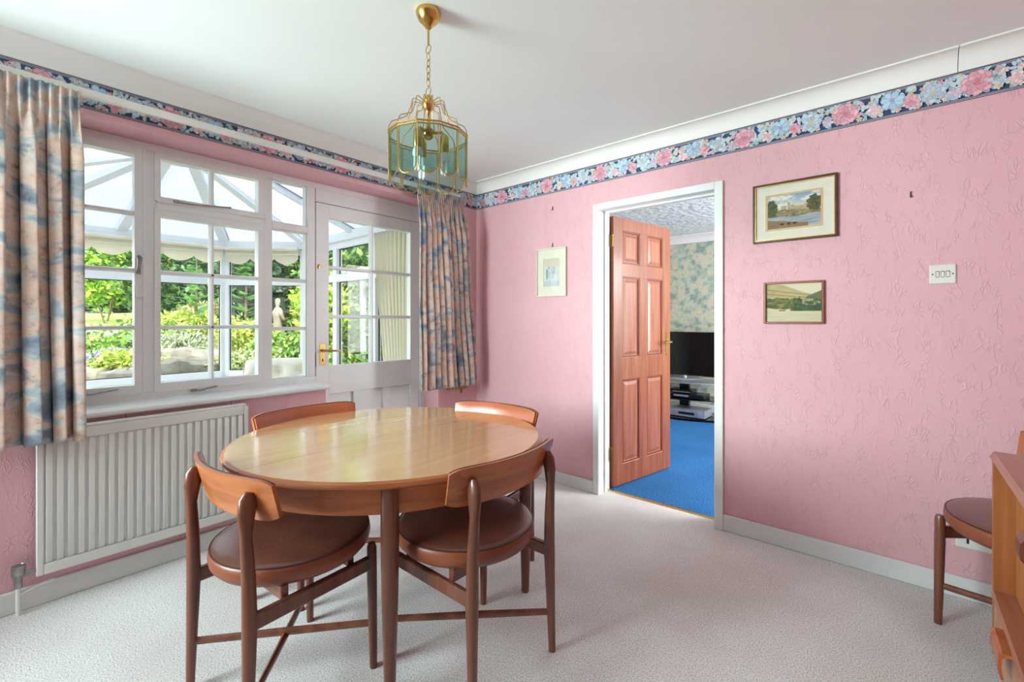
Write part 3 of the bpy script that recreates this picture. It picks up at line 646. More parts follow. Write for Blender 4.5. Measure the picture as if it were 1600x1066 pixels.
def picture(name, label, x0, x1, z0, z1, fw, fd, fmat, openx, openz, fn, nx, ny, inner=None, slip=None):
    w_, h_ = x1-x0, z1-z0; t = thing(name, label, 'picture', ((x0+x1)/2, -0.0, (z0+z1)/2))
    for (a, b, c, d) in ((-w_/2, -w_/2+fw, -h_/2, h_/2), (w_/2-fw, w_/2, -h_/2, h_/2), (-w_/2+fw, w_/2-fw, -h_/2, -h_/2+fw), (-w_/2+fw, w_/2-fw, h_/2-fw, h_/2)):
        fo = MB().box(a, b, -fd, -0.001, c, d, 0.002).build('frame', fmat, t)
    if inner:
        e = fw+0.004
        m = MB()
        for (a, b, c, d) in ((-w_/2+fw, -w_/2+e, -h_/2+fw, h_/2-fw), (w_/2-e, w_/2-fw, -h_/2+fw, h_/2-fw), (-w_/2+e, w_/2-e, -h_/2+fw, -h_/2+e), (-w_/2+e, w_/2-e, h_/2-e, h_/2-fw)): m.box(a, b, -fd+0.003, -0.004, c, d)
        m.build('gilt_slip', inner, t)
    ox, oz = openx/2, openz/2
    m = MB(); a, b = w_/2-fw*.8, h_/2-fw*.8
    m.box(-a, -ox, -0.007, -0.004, -b, b).box(ox, a, -0.007, -0.004, -b, b).box(-ox, ox, -0.007, -0.004, -b, -oz).box(-ox, ox, -0.007, -0.004, oz, b)
    if openx < a*1.9: mo = m.build('mount', M['mount'], t)
    if slip:
        m = MB(); e = 0.010
        m.box(-ox, -ox+e, -0.006, -0.004, -oz, oz).box(ox-e, ox, -0.006, -0.004, -oz, oz).box(-ox+e, ox-e, -0.006, -0.004, -oz, -oz+e).box(-ox+e, ox-e, -0.006, -0.004, oz-e, oz); m.build('inner_mount', slip, t)
    p = painted(openx, openz, nx, ny, fn, t); p.location = (0, -0.0042, 0)
    MB().box(-a, a, -fd+0.006, -fd+0.0075, -b, b).build('pane', M['picture_glass'], t)
    MB().box(-a, a, -0.004, -0.0008, -b, b).build('backing', M['frame_dark'], t)
    return t
M['tan_mount'] = noisy('tan_mount', (208, 176, 128), (216, 186, 140), 20, 0.8)
picture('framed_picture', 'larger framed print of a town above a river with ivory mount', 2.187, 2.571, 1.641, 1.961, 0.011, 0.020, M['frame_dark'], 0.262, 0.196, town_river, 120, 84, M['gold'], M['tan_mount'])
picture('framed_picture', 'small brown-framed watercolour of a green valley and lake', 2.240, 2.515, 1.199, 1.424, 0.011, 0.018, M['frame_red'], 0.253, 0.203, valley, 110, 84)
picture('framed_picture', 'small pale-framed sketch hanging left of the doorway', 0.671, 0.944, 1.397, 1.762, 0.008, 0.020, M['mount'], 0.150, 0.21, sketch, 60, 80)
for i, (x, z, lab) in enumerate(((2.845, 1.799, 'small dark picture hook on bare wall above the light switch'), (0.817, 2.062, 'small dark picture hook high on the wall left of the doorway'), (0.817, 1.786, 'small dark picture hook just above the pale sketch'))):
    t = thing('picture_hook', lab, 'hook', (x, 0, z), group='picture hooks on the doorway wall')
    MB().tube([(0, -0.001, 0.014), (0, -0.004, -0.008), (0, -0.012, -0.012), (0, -0.014, -0.004)], 0.003, 6).build('hook', M['frame_dark'], t); MB().tube([(0, 0, 0.010), (0, -0.010, 0.014)], 0.003, 6).build('nail', M['steel'], t)
sw = thing('light_switch', 'white triple light switch on the pink wall', 'light switch', (2.952, 0, 1.425))
MB().box(-0.044, 0.044, -0.009, 0, -0.0435, 0.0435, 0.004).build('plate', M['plastic'], sw)
for k in (-1, 0, 1):
    MB().box(k*0.017-0.0062, k*0.017+0.0062, -0.0100, -0.009, -0.014, 0.014).build('surround', M['frame_dark'], sw)
    MB().prism([(-0.0095, -0.012), (-0.0105, -0.012), (-0.0150, 0.010), (-0.0095, 0.012)], k*0.017-0.005, k*0.017+0.005, 'x').build('rocker', M['plastic'], sw)
for k in (-1, 1):
    q = MB().tube([(k*0.033, -0.0085, 0), (k*0.033, -0.0098, 0)], 0.003, 10); q.build('screw', M['dark'], sw)
so = thing('wall_socket', 'white wall socket low behind the dining chair by the sideboard', 'socket', (3.067, 0, 0.265))
MB().box(-0.073, 0.073, -0.010, 0, -0.043, 0.043, 0.004).build('plate', M['plastic'], so)
for k in (-1, 1):
    MB().box(k*0.036-0.012, k*0.036+0.012, -0.013, -0.009, 0.016, 0.034).build('switch', M['plastic'], so); MB().box(k*0.036-0.004, k*0.036+0.004, -0.0105, -0.0098, -0.02, 0.004).build('slot', M['dark'], so)

# ------------------------------------------------------------------ dining table
TC = Vector((1.112, -1.624, 0)); TA = math.atan2(0.678, 0.735); EA, EB = 0.652, 0.612; SEAM = math.radians(92.9)
tb_ = thing('dining_table', 'oval teak extending dining table with polished top', 'table', (TC.x, TC.y, 0))
def ell(phi, sc=1.0):
    a = phi-TA; r = EA*EB/math.hypot(EB*math.cos(a), EA*math.sin(a)); return (r*sc*math.cos(phi), r*sc*math.sin(phi))
for hlf in (0, 1):
    n = 48; phis = [SEAM+hlf*PI+PI*k/n for k in range(n+1)]; off = (math.cos(SEAM+hlf*PI+PI/2)*0.0009, math.sin(SEAM+hlf*PI+PI/2)*0.0009)
    loops = [(0.955, 0.692), (0.985, 0.694), (0.998, 0.701), (1.0, 0.707), (0.996, 0.714), (0.988, 0.718), (0.978, 0.720)]
    vs = []; k1 = n+1
    for (s_, z) in loops:
        for ph in phis: x, y = ell(ph, s_); vs.append((x+off[0], y+off[1], z))
    fs = []
    for i in range(len(loops)-1):
        for k in range(n+1):
            l = (k+1) % k1; fs.append((i*k1+k, i*k1+l, i*k1+k1+l, i*k1+k1+k))
    fs.append(tuple(range(k1))[::-1])
    eo = MB().add(vs, fs).build('table_leaf', M['table_edge'], tb_, True, 30)
    vt = [(ell(ph, 0.978)[0]+off[0], ell(ph, 0.978)[1]+off[1], 0.720) for ph in phis]+[(ell(ph, 0.978)[0]+off[0], ell(ph, 0.978)[1]+off[1], 0.7195) for ph in phis]
    MB().add(vt, [tuple(range(k1)), tuple(range(k1, 2*k1))[::-1]]+[(k, (k+1) % k1, k1+(k+1) % k1, k1+k) for k in range(k1)]).build('veneer', M['table_top'], eo)
m = MB(); n = 72; vs = []
for (s_, z) in ((0.925, 0.602), (0.925, 0.692), (0.89, 0.692), (0.89, 0.602)):
    for k in range(n): x, y = ell(2*PI*k/n, s_); vs.append((x, y, z))
m.add(vs, [(i*n+k, i*n+(k+1) % n, ((i+1) % 4)*n+(k+1) % n, ((i+1) % 4)*n+k) for i in range(4) for k in range(n)]); m.build('apron', M['table_edge'], tb_, True, 40)
legprof = [(0.0, 0), (0.015, 0.0), (0.017, 0.004), (0.026, 0.33), (0.029, 0.52), (0.0285, 0.65), (0.027, 0.692)]
for (x, y) in ((1.571, -1.954), (1.529, -1.215), (0.640, -1.290), (0.660, -2.050)):
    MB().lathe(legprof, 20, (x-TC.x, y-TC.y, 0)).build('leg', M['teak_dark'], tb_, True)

# ------------------------------------------------------------------ dining chairs
def make_chair():
    t = thing('dining_chair', '', 'chair', (0, 0, 0), 0, 'teak dining chairs')
    for s in (-1, 1):
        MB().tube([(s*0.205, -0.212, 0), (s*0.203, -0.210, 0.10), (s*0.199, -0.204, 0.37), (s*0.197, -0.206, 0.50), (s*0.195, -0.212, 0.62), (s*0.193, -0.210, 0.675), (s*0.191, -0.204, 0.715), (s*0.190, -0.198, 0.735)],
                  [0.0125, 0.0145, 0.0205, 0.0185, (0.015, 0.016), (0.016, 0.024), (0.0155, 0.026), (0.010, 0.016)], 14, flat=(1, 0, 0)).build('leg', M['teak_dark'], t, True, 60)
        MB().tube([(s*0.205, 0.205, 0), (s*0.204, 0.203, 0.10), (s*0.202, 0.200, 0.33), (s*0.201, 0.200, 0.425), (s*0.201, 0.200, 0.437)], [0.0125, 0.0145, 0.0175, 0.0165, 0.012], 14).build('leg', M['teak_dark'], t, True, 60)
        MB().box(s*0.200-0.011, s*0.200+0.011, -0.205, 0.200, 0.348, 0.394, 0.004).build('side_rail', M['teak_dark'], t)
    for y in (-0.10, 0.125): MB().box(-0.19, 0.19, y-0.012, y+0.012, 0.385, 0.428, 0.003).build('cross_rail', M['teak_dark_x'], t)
    for s in (-1, 1):
        z = 0.150+0.006*s
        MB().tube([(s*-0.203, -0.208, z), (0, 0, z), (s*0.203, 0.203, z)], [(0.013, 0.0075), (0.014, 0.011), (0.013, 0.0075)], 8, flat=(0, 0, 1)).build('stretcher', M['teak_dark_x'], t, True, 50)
    R = 0.252
    pr = [(0, 0.424), (R*0.80, 0.424), (R*0.93, 0.430), (R*0.985, 0.446), (R, 0.466), (R*0.992, 0.482), (R*0.972, 0.490)]
    st = MB().lathe(pr, 56, (0, 0.03, 0)).build('seat', M['leather_side'], t, True, 60)
    tp = [(R*0.972, 0.490)]+[(R*0.972*math.cos(a*PI/2/8)**0.8 if a < 8 else 0.0, 0.490+0.017*math.sin(a*PI/2/8)) for a in range(1, 9)]
    MB().lathe(tp, 56, (0, 0.03, 0)).build('seat_top', M['leather'], st, True, 80)
    MB().tube([(R*0.976*math.cos(a*2*PI/56), 0.03+R*0.976*math.sin(a*2*PI/56), 0.4895) for a in range(56)], 0.0028, 6, closed=True).build('piping', M['piping'], st, True)
    # curved backrest
    hw, sag, y_end = 0.265, 0.062, -0.158; RR = (hw*hw+sag*sag)/(2*sag)
    zm, zh = 0.7105, 0.064
    def bp(s, tt, off):
        h = hw*(1-0.045*(1-tt)); x = s*h; yc = y_end-sag+RR-math.sqrt(RR*RR-x*x)
        nx, ny = -x/RR, math.sqrt(1-(x/RR)**2)
        e = 1-0.22*abs(s)**12
        z = zm+(2*tt-1)*zh*e; tilt = -0.034*(tt-0.45)
        return (x+nx*off, yc+tilt+ny*off, z)
    def shell(o0, o1, puff=0.0, shrink=1.0):
        nu, nv = 36, 10; m_ = MB(); vs = []
        for off, pf in ((o0, 0), (o1, puff)):
            for i in range(nu+1):
                for j in range(nv+1):
                    s, tt = (i/nu*2-1)*shrink, 0.5+(j/nv-0.5)*(1-(1-shrink)*2.2)
                    k = (1-abs(i/nu*2-1)**6)*(1-abs(j/nv*2-1)**4)
                    vs.append(bp(s, tt, off+pf*k))
        n1 = (nu+1)*(nv+1); fs = []
        for i in range(nu):
            for j in range(nv):
                a = i*(nv+1)+j; q = (a, a+nv+1, a+nv+2, a+1); fs.append(q[::-1]); fs.append(tuple(x+n1 for x in q))
        bd = [i*(nv+1) for i in range(nu+1)]+[nu*(nv+1)+j for j in range(1, nv+1)]+[i*(nv+1)+nv for i in range(nu-1, -1, -1)]+[j for j in range(nv-1, 0, -1)]
        for a, b in zip(bd, bd[1:]+bd[:1]): fs.append((a, b, b+n1, a+n1))
        return m_.add(vs, fs), bd, vs
    m_, bd, vs = shell(0.0, 0.011); bk = m_.build('backrest', M['teak_x'], t, True, 40)
    m2, bd2, vs2 = shell(0.0112, 0.020, 0.010, 0.985); m2.build('back_pad', M['leather_tan'], bk, True, 50)
    n1 = 37*11
    MB().tube([bp((i/36*2-1)*0.985, 0.985, 0.015) for i in range(37)], 0.003, 6).tube([bp((i/36*2-1)*0.985, 0.015, 0.015) for i in range(37)], 0.003, 6).build('piping', M['piping'], bk, True)
    return t
c0 = make_chair()
c0.location = (1.212, -2.125, 0); c0.rotation_euler = (0, 0, math.radians(4.5)); c0['label'] = 'teak chair at the front left of the table nearest the radiator, back to the viewer'
dup(c0, (1.620, -1.638, 0), math.radians(90), 'teak chair at the front right of the table, back to the viewer, facing the window')
dup(c0, (0.690, -1.725, 0), math.radians(-90), 'teak chair on the window side of the table with only its padded backrest showing')
dup(c0, (1.215, -1.225, 0), math.radians(188), 'teak chair on the far side of the table nearest the corner, shiny padded backrest')
dup(c0, (3.210, -0.335, 0), math.radians(218-90), 'spare teak chair standing between the sideboard and the pink wall')

# ------------------------------------------------------------------ sideboard
sb = thing('sideboard', 'teak sideboard cut off by the right edge of the picture', 'sideboard', (0, 0, 0))
SX, SE, SY0, SY1 = 3.034, 3.50, -2.15, -0.648
MB().prism([(SX-0.006, 0.772), (SX+0.004, 0.790), (SE, 0.790), (SE, 0.770), (SX+0.006, 0.770)], SY0, SY1, 'y').build('top', M['sb_top'], sb)
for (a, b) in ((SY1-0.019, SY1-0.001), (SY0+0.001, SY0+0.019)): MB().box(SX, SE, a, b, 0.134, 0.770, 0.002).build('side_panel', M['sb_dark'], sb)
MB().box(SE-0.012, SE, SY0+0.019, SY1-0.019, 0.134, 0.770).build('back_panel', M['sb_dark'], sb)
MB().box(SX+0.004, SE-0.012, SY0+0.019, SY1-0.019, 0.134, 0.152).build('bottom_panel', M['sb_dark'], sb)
MB().prism([(SX-0.004, 0.330), (SX-0.004, 0.336), (SX+0.002, 0.343), (SE-0.012, 0.343), (SE-0.012, 0.326), (SX, 0.326)], SY0+0.019, SY1-0.019, 'y').build('shelf', M['sb_top'], sb)
nd = 3; yy = [SY1-0.021-k*(SY1-SY0-0.042)/nd for k in range(nd+1)]
for k in range(nd):
    d = MB().box(SX+0.050, SX+0.066, yy[k+1]+.001, yy[k]-.001, 0.345, 0.768, 0.001).build('door', M['sb'], sb)
    yc = yy[k]-0.215
    m = MB()
    for q in range(1):
        pts = [(0.050, 0.533), (0.036, 0.540), (0.022, 0.560), (0.020, 0.582), (0.022, 0.605), (0.036, 0.625), (0.050, 0.632)]
        m.prism([(SX+a, b) for a, b in pts], yc-0.06, yc+0.0, 'y')
    m.build('handle', M['teak_dark'], d, True, 30)
    dr = MB().box(SX+0.002, SX+0.020, yy[k+1]+.001, yy[k]-.001, 0.156, 0.325, 0.001).build('drawer', M['sb'], sb)
    ya, yb = yy[k]-0.335, yy[k]-0.195
    pr = [(SX+0.003, 0.318), (SX-0.018, 0.318), (SX-0.026, 0.308), (SX-0.028, 0.275), (SX-0.022, 0.245), (SX-0.016, 0.246), (SX-0.021, 0.276), (SX-0.019, 0.302), (SX-0.012, 0.309), (SX+0.003, 0.309)]
    MB().prism(pr, ya, yb, 'y').build('handle', M['teak'], dr, True, 30)
for y in (SY0+0.10, SY1-0.10):
    for x in (SX+0.07, SE-0.06): MB().lathe([(0.014, 0), (0.022, 0.134)], 14, (x, y, 0)).build('leg', M['teak_dark'], sb, True)

# ------------------------------------------------------------------ pendant lantern
LC = (1.436, -1.690)
lt = thing('pendant_lantern', 'brass pendant lantern with twelve smoked glass panels on a chain', 'pendant light', (LC[0], LC[1], 0))
MB().lathe([(0.0, 2.400), (0.046, 2.400), (0.048, 2.394), (0.046, 2.384), (0.038, 2.366), (0.025, 2.353), (0.016, 2.343), (0.008, 2.332), (0.0, 2.330)], 32).build('ceiling_rose', M['brass'], lt, True, 60)
MB().tube([(0, 0, 2.335), (0, 0, 2.272)], 0.0045, 10).build('rod', M['brass_satin'], lt, True)
def ringpts(z, r, ax, sq=1.0): return [((r*math.cos(a*PI/10)) if ax == 0 else 0, (r*math.cos(a*PI/10)) if ax == 1 else 0, z+r*sq*math.sin(a*PI/10)) for a in range(20)]
MB().tube(ringpts(2.256, 0.0155, 0), 0.0018, 6, closed=True).build('chain_link', M['brass_satin'], lt, True)
zz = 2.226
for k in range(5):
    MB().tube(ringpts(zz, 0.0075, (k+1) % 2, 2.0), 0.0018, 6, closed=True).build('chain_link', M['brass_satin'], lt, True); zz -= 0.0245
MB().tube(ringpts(2.094, 0.0150, 0), 0.0018, 6, closed=True).build('chain_link', M['brass_satin'], lt, True)
MB().lathe([(0.0, 2.082), (0.006, 2.080), (0.010, 2.074), (0.020, 2.062), (0.0245, 2.045), (0.021, 2.030), (0.012, 2.020), (0.008, 2.012), (0.008, 1.965), (0.012, 1.955), (0.024, 1.945), (0.022, 1.925), (0.012, 1.912), (0, 1.908)], 24).build('centre_stem', M['brass'], lt, True, 50)
NS = 12; RL = 0.150
vx = [(RL*math.cos(2*PI*k/NS+0.10), RL*math.sin(2*PI*k/NS+0.10)) for k in range(NS)]
for z, rr_ in ((1.922, 0.0035), (1.912, 0.0035)): MB().tube([(x, y, z) for x, y in vx], rr_, 6, closed=True).build('ring', M['brass_satin'], lt)
for k in range(NS):
    a = 2*PI*k/NS+0.10; ca, sa = math.cos(a), math.sin(a)
    pts = [(0.018, 2.048), (0.052, 2.058), (0.060, 2.054), (0.066, 2.025), (0.082, 1.985), (0.118, 1.965), (0.138, 1.955), (0.147, 1.938), (0.150, 1.918)]
    MB().tube([(r_*ca, r_*sa, z) for r_, z in pts], 0.0019, 6).build('wire_arm', M['brass_satin'], lt, True)
    (xa, ya), (xb, yb) = vx[k], vx[(k+1) % NS]; mx_, my_ = (xa+xb)/2, (ya+yb)/2; ln = math.hypot(xb-xa, yb-ya); ux, uy = (xb-xa)/ln, (yb-ya)/ln; nx_, ny_ = mx_/math.hypot(mx_, my_), my_/math.hypot(mx_, my_)
    hw_ = ln/2-0.0035; zb = 1.738+hw_
    out = [(-hw_, 1.910)]+[(-hw_*math.cos(q*PI/12), zb-hw_*math.sin(q*PI/12)) for q in range(13)]+[(hw_, 1.910)]
    vs = [(mx_+ux*p+nx_*o, my_+uy*p+ny_*o, z) for o in (-0.0015, 0.0015) for p, z in out]; n_ = len(out)
    g = MB().add(vs, [tuple(range(n_))[::-1], tuple(range(n_, 2*n_))]+[(i, (i+1) % n_, n_+(i+1) % n_, n_+i) for i in range(n_)]).build('glass_panel', M['smoked'], lt)
    MB().tube([(mx_+ux*p, my_+uy*p, z) for p, z in out], 0.0021, 6).build('brass_edge', M['brass_satin'], g, True)
    MB().box(-0.008, 0.008, -0.004, 0.004, 0, 0.006, .001).build('clip', M['brass'], g).matrix_local = Matrix.Translation((mx_, my_, 1.737)) @ Matrix.Rotation(math.atan2(uy, ux), 4, 'Z')
for k in range(3):
    a = 2*PI*k/3+0.75; x, y = 0.062*math.cos(a), 0.062*math.sin(a)
    h = MB().tube([(0.015*math.cos(a), 0.015*math.sin(a), 1.935), (x*.8, y*.8, 1.938), (x, y, 1.925)], 0.006, 8).lathe([(0, 1.928), (0.012, 1.926), (0.016, 1.918), (0.0165, 1.865), (0.014, 1.860), (0, 1.860)], 18, (x, y, 0)).build('lamp_holder', M['brass_satin'], lt, True, 50)
    b = MB().lathe([(0, 1.860), (0.012, 1.860), (0.019, 1.848), (0.020, 1.832), (0.015, 1.824), (0, 1.824)], 18, (x, y, 0))
    for q in range(3):
        an = q*2*PI/3; dx, dy = 0.009*math.cos(an), 0.009*math.sin(an)
        b.tube([(x+dx+0.004, y+dy, 1.826), (x+dx+0.004, y+dy, 1.782), (x+dx, y+dy, 1.777), (x+dx-0.004, y+dy, 1.782), (x+dx-0.004, y+dy, 1.826)], 0.0042, 8)
    b.build('bulb', M['bulb'], h, True, 50)

# ================================================================== LOUNGE BEYOND THE DOORWAY
LY = 3.42; LCZ = 2.36
struct(MB().box(-0.29, 4.1, 0.11, LY+0.1, -0.1, 0.0).build('lounge_floor', M['blue_carpet']), 'blue pile carpet floor of the lounge', 'carpet')
struct(MB().box(-0.29, 4.1, TH, LY, LCZ, LCZ+0.1).build('lounge_ceiling', M['artex']), 'stippled white lounge ceiling', 'ceiling')
struct(MB().box(-0.29, 4.1, LY, LY+0.1, 0, LCZ+.1).build('lounge_wall_far', M['lounge_paper']), 'lounge wall with faded green floral wallpaper', 'wall')
struct(MB().box(-0.29, -0.2, TH, LY, 0, LCZ+.1).build('lounge_wall_left', M['lounge_paper']), 'end wall of the lounge hidden by the open door', 'wall')
struct(MB().box(4.0, 4.1, TH, LY, 0, LCZ+.1).build('lounge_wall_side', M['lounge_paper']), 'lounge wall out of sight to the right', 'wall')
struct(MB().box(RX, 4.0, TH-.02, TH, 0, LCZ+.1).build('lounge_wall_near', M['lounge_paper']), 'near wall of the lounge', 'wall')
struct(MB().box(-0.2, 4.0, LY-0.018, LY, 0, 0.10, .003).build('lounge_baseboard', M['skirting']), 'white skirting along the lounge wall', 'skirting')
struct(MB().prism([(LY, LCZ-0.10), (LY-0.01, LCZ-0.10), (LY-0.025, LCZ-0.06), (LY-0.06, LCZ-0.025), (LY-0.10, LCZ-0.01), (LY-0.10, LCZ), (LY, LCZ)], -0.2, 4.0, 'x').build('lounge_coving', M['coving'], smooth=True, angle=30), 'white coving along the lounge wall', 'coving')
tv = thing('television', 'flat black television on a glass stand in the lounge', 'television', (0.70, 3.10, 0))
MB().box(-0.50, 0.50, -0.02, 0.03, 0.505, 1.066, 0.006).build('casing', M['black'], tv); MB().box(-0.485, 0.485, -0.0225, -0.0195, 0.525, 1.052).build('screen', M['screen'], tv)
MB().tube([(0, 0.01, 0.51), (0, 0.01, 0.478)], 0.03, 12).lathe([(0.0, 0.466), (0.16, 0.466), (0.15, 0.478), (0, 0.484)], 28, sx=1.4).build('foot', M['silver'], tv, True, 40)
ts = thing('television_stand', 'curved glass and silver television stand on blue carpet', 'television stand', (0.70, 2.98, 0))
def shelfp(w_, d0, d1, z, t): 
    pts = [(-w_, d1)]+[(-w_+2*w_*k/16, -d0*(math.sin(PI*k/16)*0.45+0.55)) for k in range(17)]+[(w_, d1)]
    return MB().prism(pts, z, z+t, 'z')
shelfp(0.52, 0.28, 0.20, 0.448, 0.016).build('shelf', M['silver'], ts); shelfp(0.48, 0.27, 0.20, 0.245, 0.010).build('shelf', M['screen'], ts); shelfp(0.52, 0.30, 0.22, 0.018, 0.012).build('shelf', M['screen'], ts)
MB().box(-0.06, 0.06, 0.10, 0.15, 0.03, 0.448).build('column', M['black'], ts)
for x in (-0.4, 0.4):
    for y in (-0.12, 0.16): MB().lathe([(0.02, 0), (0.02, 0.018)], 12, (x, y, 0)).build('foot', M['silver'], ts)
pl = thing('disc_player', 'slim black disc player on the middle shelf of the television stand', 'disc player', (0.83, 2.90, 0.255))
MB().box(-0.2, 0.2, -0.10, 0.14, 0.004, 0.055, .003).build('casing', M['black'], pl); MB().box(-0.16, 0.02, -0.102, -0.10, 0.02, 0.042).build('tray_front', M['silver'], pl); MB().box(0.05, 0.17, -0.102, -0.10, 0.022, 0.04).build('display', M['screen'], pl)
for q in (-.17, .17): MB().lathe([(.012, 0), (.012, .005)], 10, (q, 0, 0)).build('foot', M['black'], pl)
p2 = thing('set_top_box', 'small black set-top box stacked on the disc player', 'set-top box', (0.74, 2.92, 0.310))
MB().box(-0.14, 0.14, -0.08, 0.10, 0.003, 0.045, .003).build('casing', M['black'], p2); MB().box(-0.10, 0.12, -0.082, -0.08, 0.012, 0.02).build('display', M['silver'], p2)
for q in (-.12, .12): MB().lathe([(.01, 0), (.01, .005)], 10, (q, 0, 0)).build('foot', M['black'], p2)
p3 = thing('video_recorder', 'silver video recorder on the lowest shelf of the television stand', 'video recorder', (0.84, 2.90, 0.030))
MB().box(-0.215, 0.215, -0.13, 0.15, 0.006, 0.098, .004).build('casing', M['silver'], p3); MB().box(-0.10, 0.09, -0.133, -0.13, 0.035, 0.065).build('tape_slot', M['black'], p3); MB().tube([(0.15, -0.13, 0.055), (0.15, -0.142, 0.055)], 0.025, 18).build('dial', M['silver'], p3, True, 40)
for q in (-.17, .17): MB().lathe([(.015, 0), (.015, .007)], 10, (q, -0.05, 0)).build('foot', M['black'], p3)

# ================================================================== CONSERVATORY
EV = 2.06; CX = -3.13
plan = [(-0.30, -0.343), (-2.49, -0.343), (CX, -0.985), (CX, -2.70), (-2.49, -3.34), (-0.30, -3.34)]
cv = thing('conservatory', 'white plastic-framed conservatory with ribbed translucent roof', 'conservatory', (0, 0, 0), kind='structure')
struct(MB().prism([(-0.22, -0.25), (-2.55, -0.25), (CX-0.1, -0.95), (CX-0.1, -2.75), (-2.55, -3.43), (-0.22, -3.43)], -0.15, -0.012, 'z').build('conservatory_floor', M['tile']), 'pale tiled conservatory floor', 'floor')
def facet(a, b, npanes, sill=0.60, tr=1.655):
    A, B = Vector((*a, 0)), Vector((*b, 0)); d = B-A; Ln = d.length; rz = math.atan2(d.y, d.x)
    MT = Matrix.Translation(A) @ Matrix.Rotation(rz, 4, 'Z')
    def part(name, m, mt=None, par=cv):
        o = m.build(name, mt or M['upvc'], par); o.matrix_local = MT; return o
    part('dwarf_wall', MB().box(0, Ln, -0.06, 0.06, -0.15, sill-0.07), M['brick_out'])
    part('sill', MB().box(0, Ln, -0.09, 0.09, sill-0.07, sill-0.03, 0.004))
    part('bottom_rail', MB().box(0.03, Ln-0.03, -0.03, 0.03, sill-0.03, sill+0.035, 0.004)); part('transom', MB().box(0.03, Ln-0.03, -0.035, 0.035, tr-0.035, tr+0.045, 0.004)); part('top_rail', MB().box(0.03, Ln-0.03, -0.03, 0.03, EV-0.09, EV-0.02, 0.004))
    part('eaves_beam', MB().box(-0.02, Ln+0.02, -0.07, 0.06, EV-0.02, EV+0.07, 0.006))
    for k in range(npanes+1):
        x = Ln*k/npanes; hw2 = 0.055 if k in (0, npanes) else 0.04
        part('mullion', MB().box(max(0, x-hw2), min(Ln, x+hw2), -0.034, 0.034, sill-0.03, EV-0.02, 0.004))
        if k < npanes:
            x0, x1 = x+0.055, Ln*(k+1)/npanes-0.055
            for z0, z1 in ((sill+0.035, tr-0.035), (tr+0.045, EV-0.09)):
                part('pane', MB().box(x0, x1, -0.003, 0.003, z0, z1), M['glass'])
                gk = MB(); e = 0.007
                for (p, q, r_, s_) in ((x0, x0+e, z0, z1), (x1-e, x1, z0, z1), (x0, x1, z0, z0+e), (x0, x1, z1-e, z1)): gk.box(p, q, -0.006, 0.006, r_, s_)
                part('gasket', gk, M['dark'])
facet(plan[0], plan[1], 3); facet(plan[1], plan[2], 1); facet(plan[2], plan[3], 1); facet(plan[3], plan[4], 1); facet(plan[4], plan[5], 3)
# roof
HUB = Vector((-1.95, -1.70, 2.66)); RID = Vector((-0.25, -1.70, 2.66)); zE = EV+0.075
E_ = [Vector((p[0], p[1], zE)) for p in plan]
def roofpanel(pts, udir):
    u = Vector(udir).normalized(); me = bpy.data.meshes.new('roof_panel'); me.from_pydata([tuple(p) for p in pts], [], [tuple(range(len(pts)))]); me.update()
    setuv(me, [(Vector(p).dot(u), 0) for p in pts]); o = link('roof_panel', me, M['poly'], cv); solid(o, 0.012)
def roofbar(a, b, wd=0.042):
    A, B = Vector(a), Vector(b); t_ = (B-A).normalized(); s_ = t_.cross(Vector((0, 0, 1))).normalized(); n_ = s_.cross(t_)
    q = [(-wd, -0.055), (wd, -0.055), (wd, 0.012), (-wd, 0.012)]
    vs = [P+s_*u+n_*v_ for P in (A, B) for u, v_ in q]
    o = MB().add(vs, [(0, 1, 2, 3), (7, 6, 5, 4)]+[(i, (i+1) % 4, 4+(i+1) % 4, 4+i) for i in range(4)]).build('roof_bar', M['upvc'], cv)
    vs = [P+s_*u+n_*v_ for P in (A, B) for u, v_ in [(wd, -0.006), (wd+0.011, -0.006), (wd+0.011, 0.008), (wd, 0.008)]]
    MB().add(vs, [(0, 1, 2, 3), (7, 6, 5, 4)]+[(i, (i+1) % 4, 4+(i+1) % 4, 4+i) for i in range(4)]).build('gasket', M['dark'], o)
def hubpt(dx, dy): return HUB+Vector((dx, dy, 0))
front_mid = [Vector((CX, y, zE)) for y in (-1.92,)]
fan = [E_[1], E_[2], front_mid[0], E_[3], E_[4]]
hub_edge = [hubpt(0.02, 0.14), hubpt(-0.12, 0.14), hubpt(-0.18, -0.06), hubpt(-0.10, -0.16), hubpt(0.02, -0.14)]
for i in range(4):
    roofpanel([hub_edge[i], fan[i], fan[i+1], hub_edge[i+1]], fan[i+1]-fan[i])
for a, b in zip(hub_edge, fan): roofbar(a, b)
roofbar(HUB, RID, 0.06)
xsr = [-1.95, -1.40, -0.83, -0.27]
for sd, ye in ((1, -0.343), (-1, -3.34)):
    roofpanel([HUB+Vector((0.02, .1*sd, 0)), Vector((-2.49, ye, zE)), Vector((xsr[1], ye, zE)), Vector((xsr[1], HUB.y, HUB.z))], (1, 0, 0))
    for k in range(1, 3): roofpanel([Vector((xsr[k], HUB.y, HUB.z)), Vector((xsr[k], ye, zE)), Vector((xsr[k+1], ye, zE)), Vector((xsr[k+1], HUB.y, HUB.z))], (1, 0, 0))
    for k in range(1, 4): roofbar((xsr[k], HUB.y, HUB.z), (xsr[k], ye, zE), 0.025)
MB().lathe([(0, 2.58), (0.10, 2.58), (0.15, 2.60), (0.15, 2.66), (0.04, 2.72), (0, 2.78)], 16, (HUB.x, HUB.y, 0)).build('roof_hub', M['upvc'], cv)
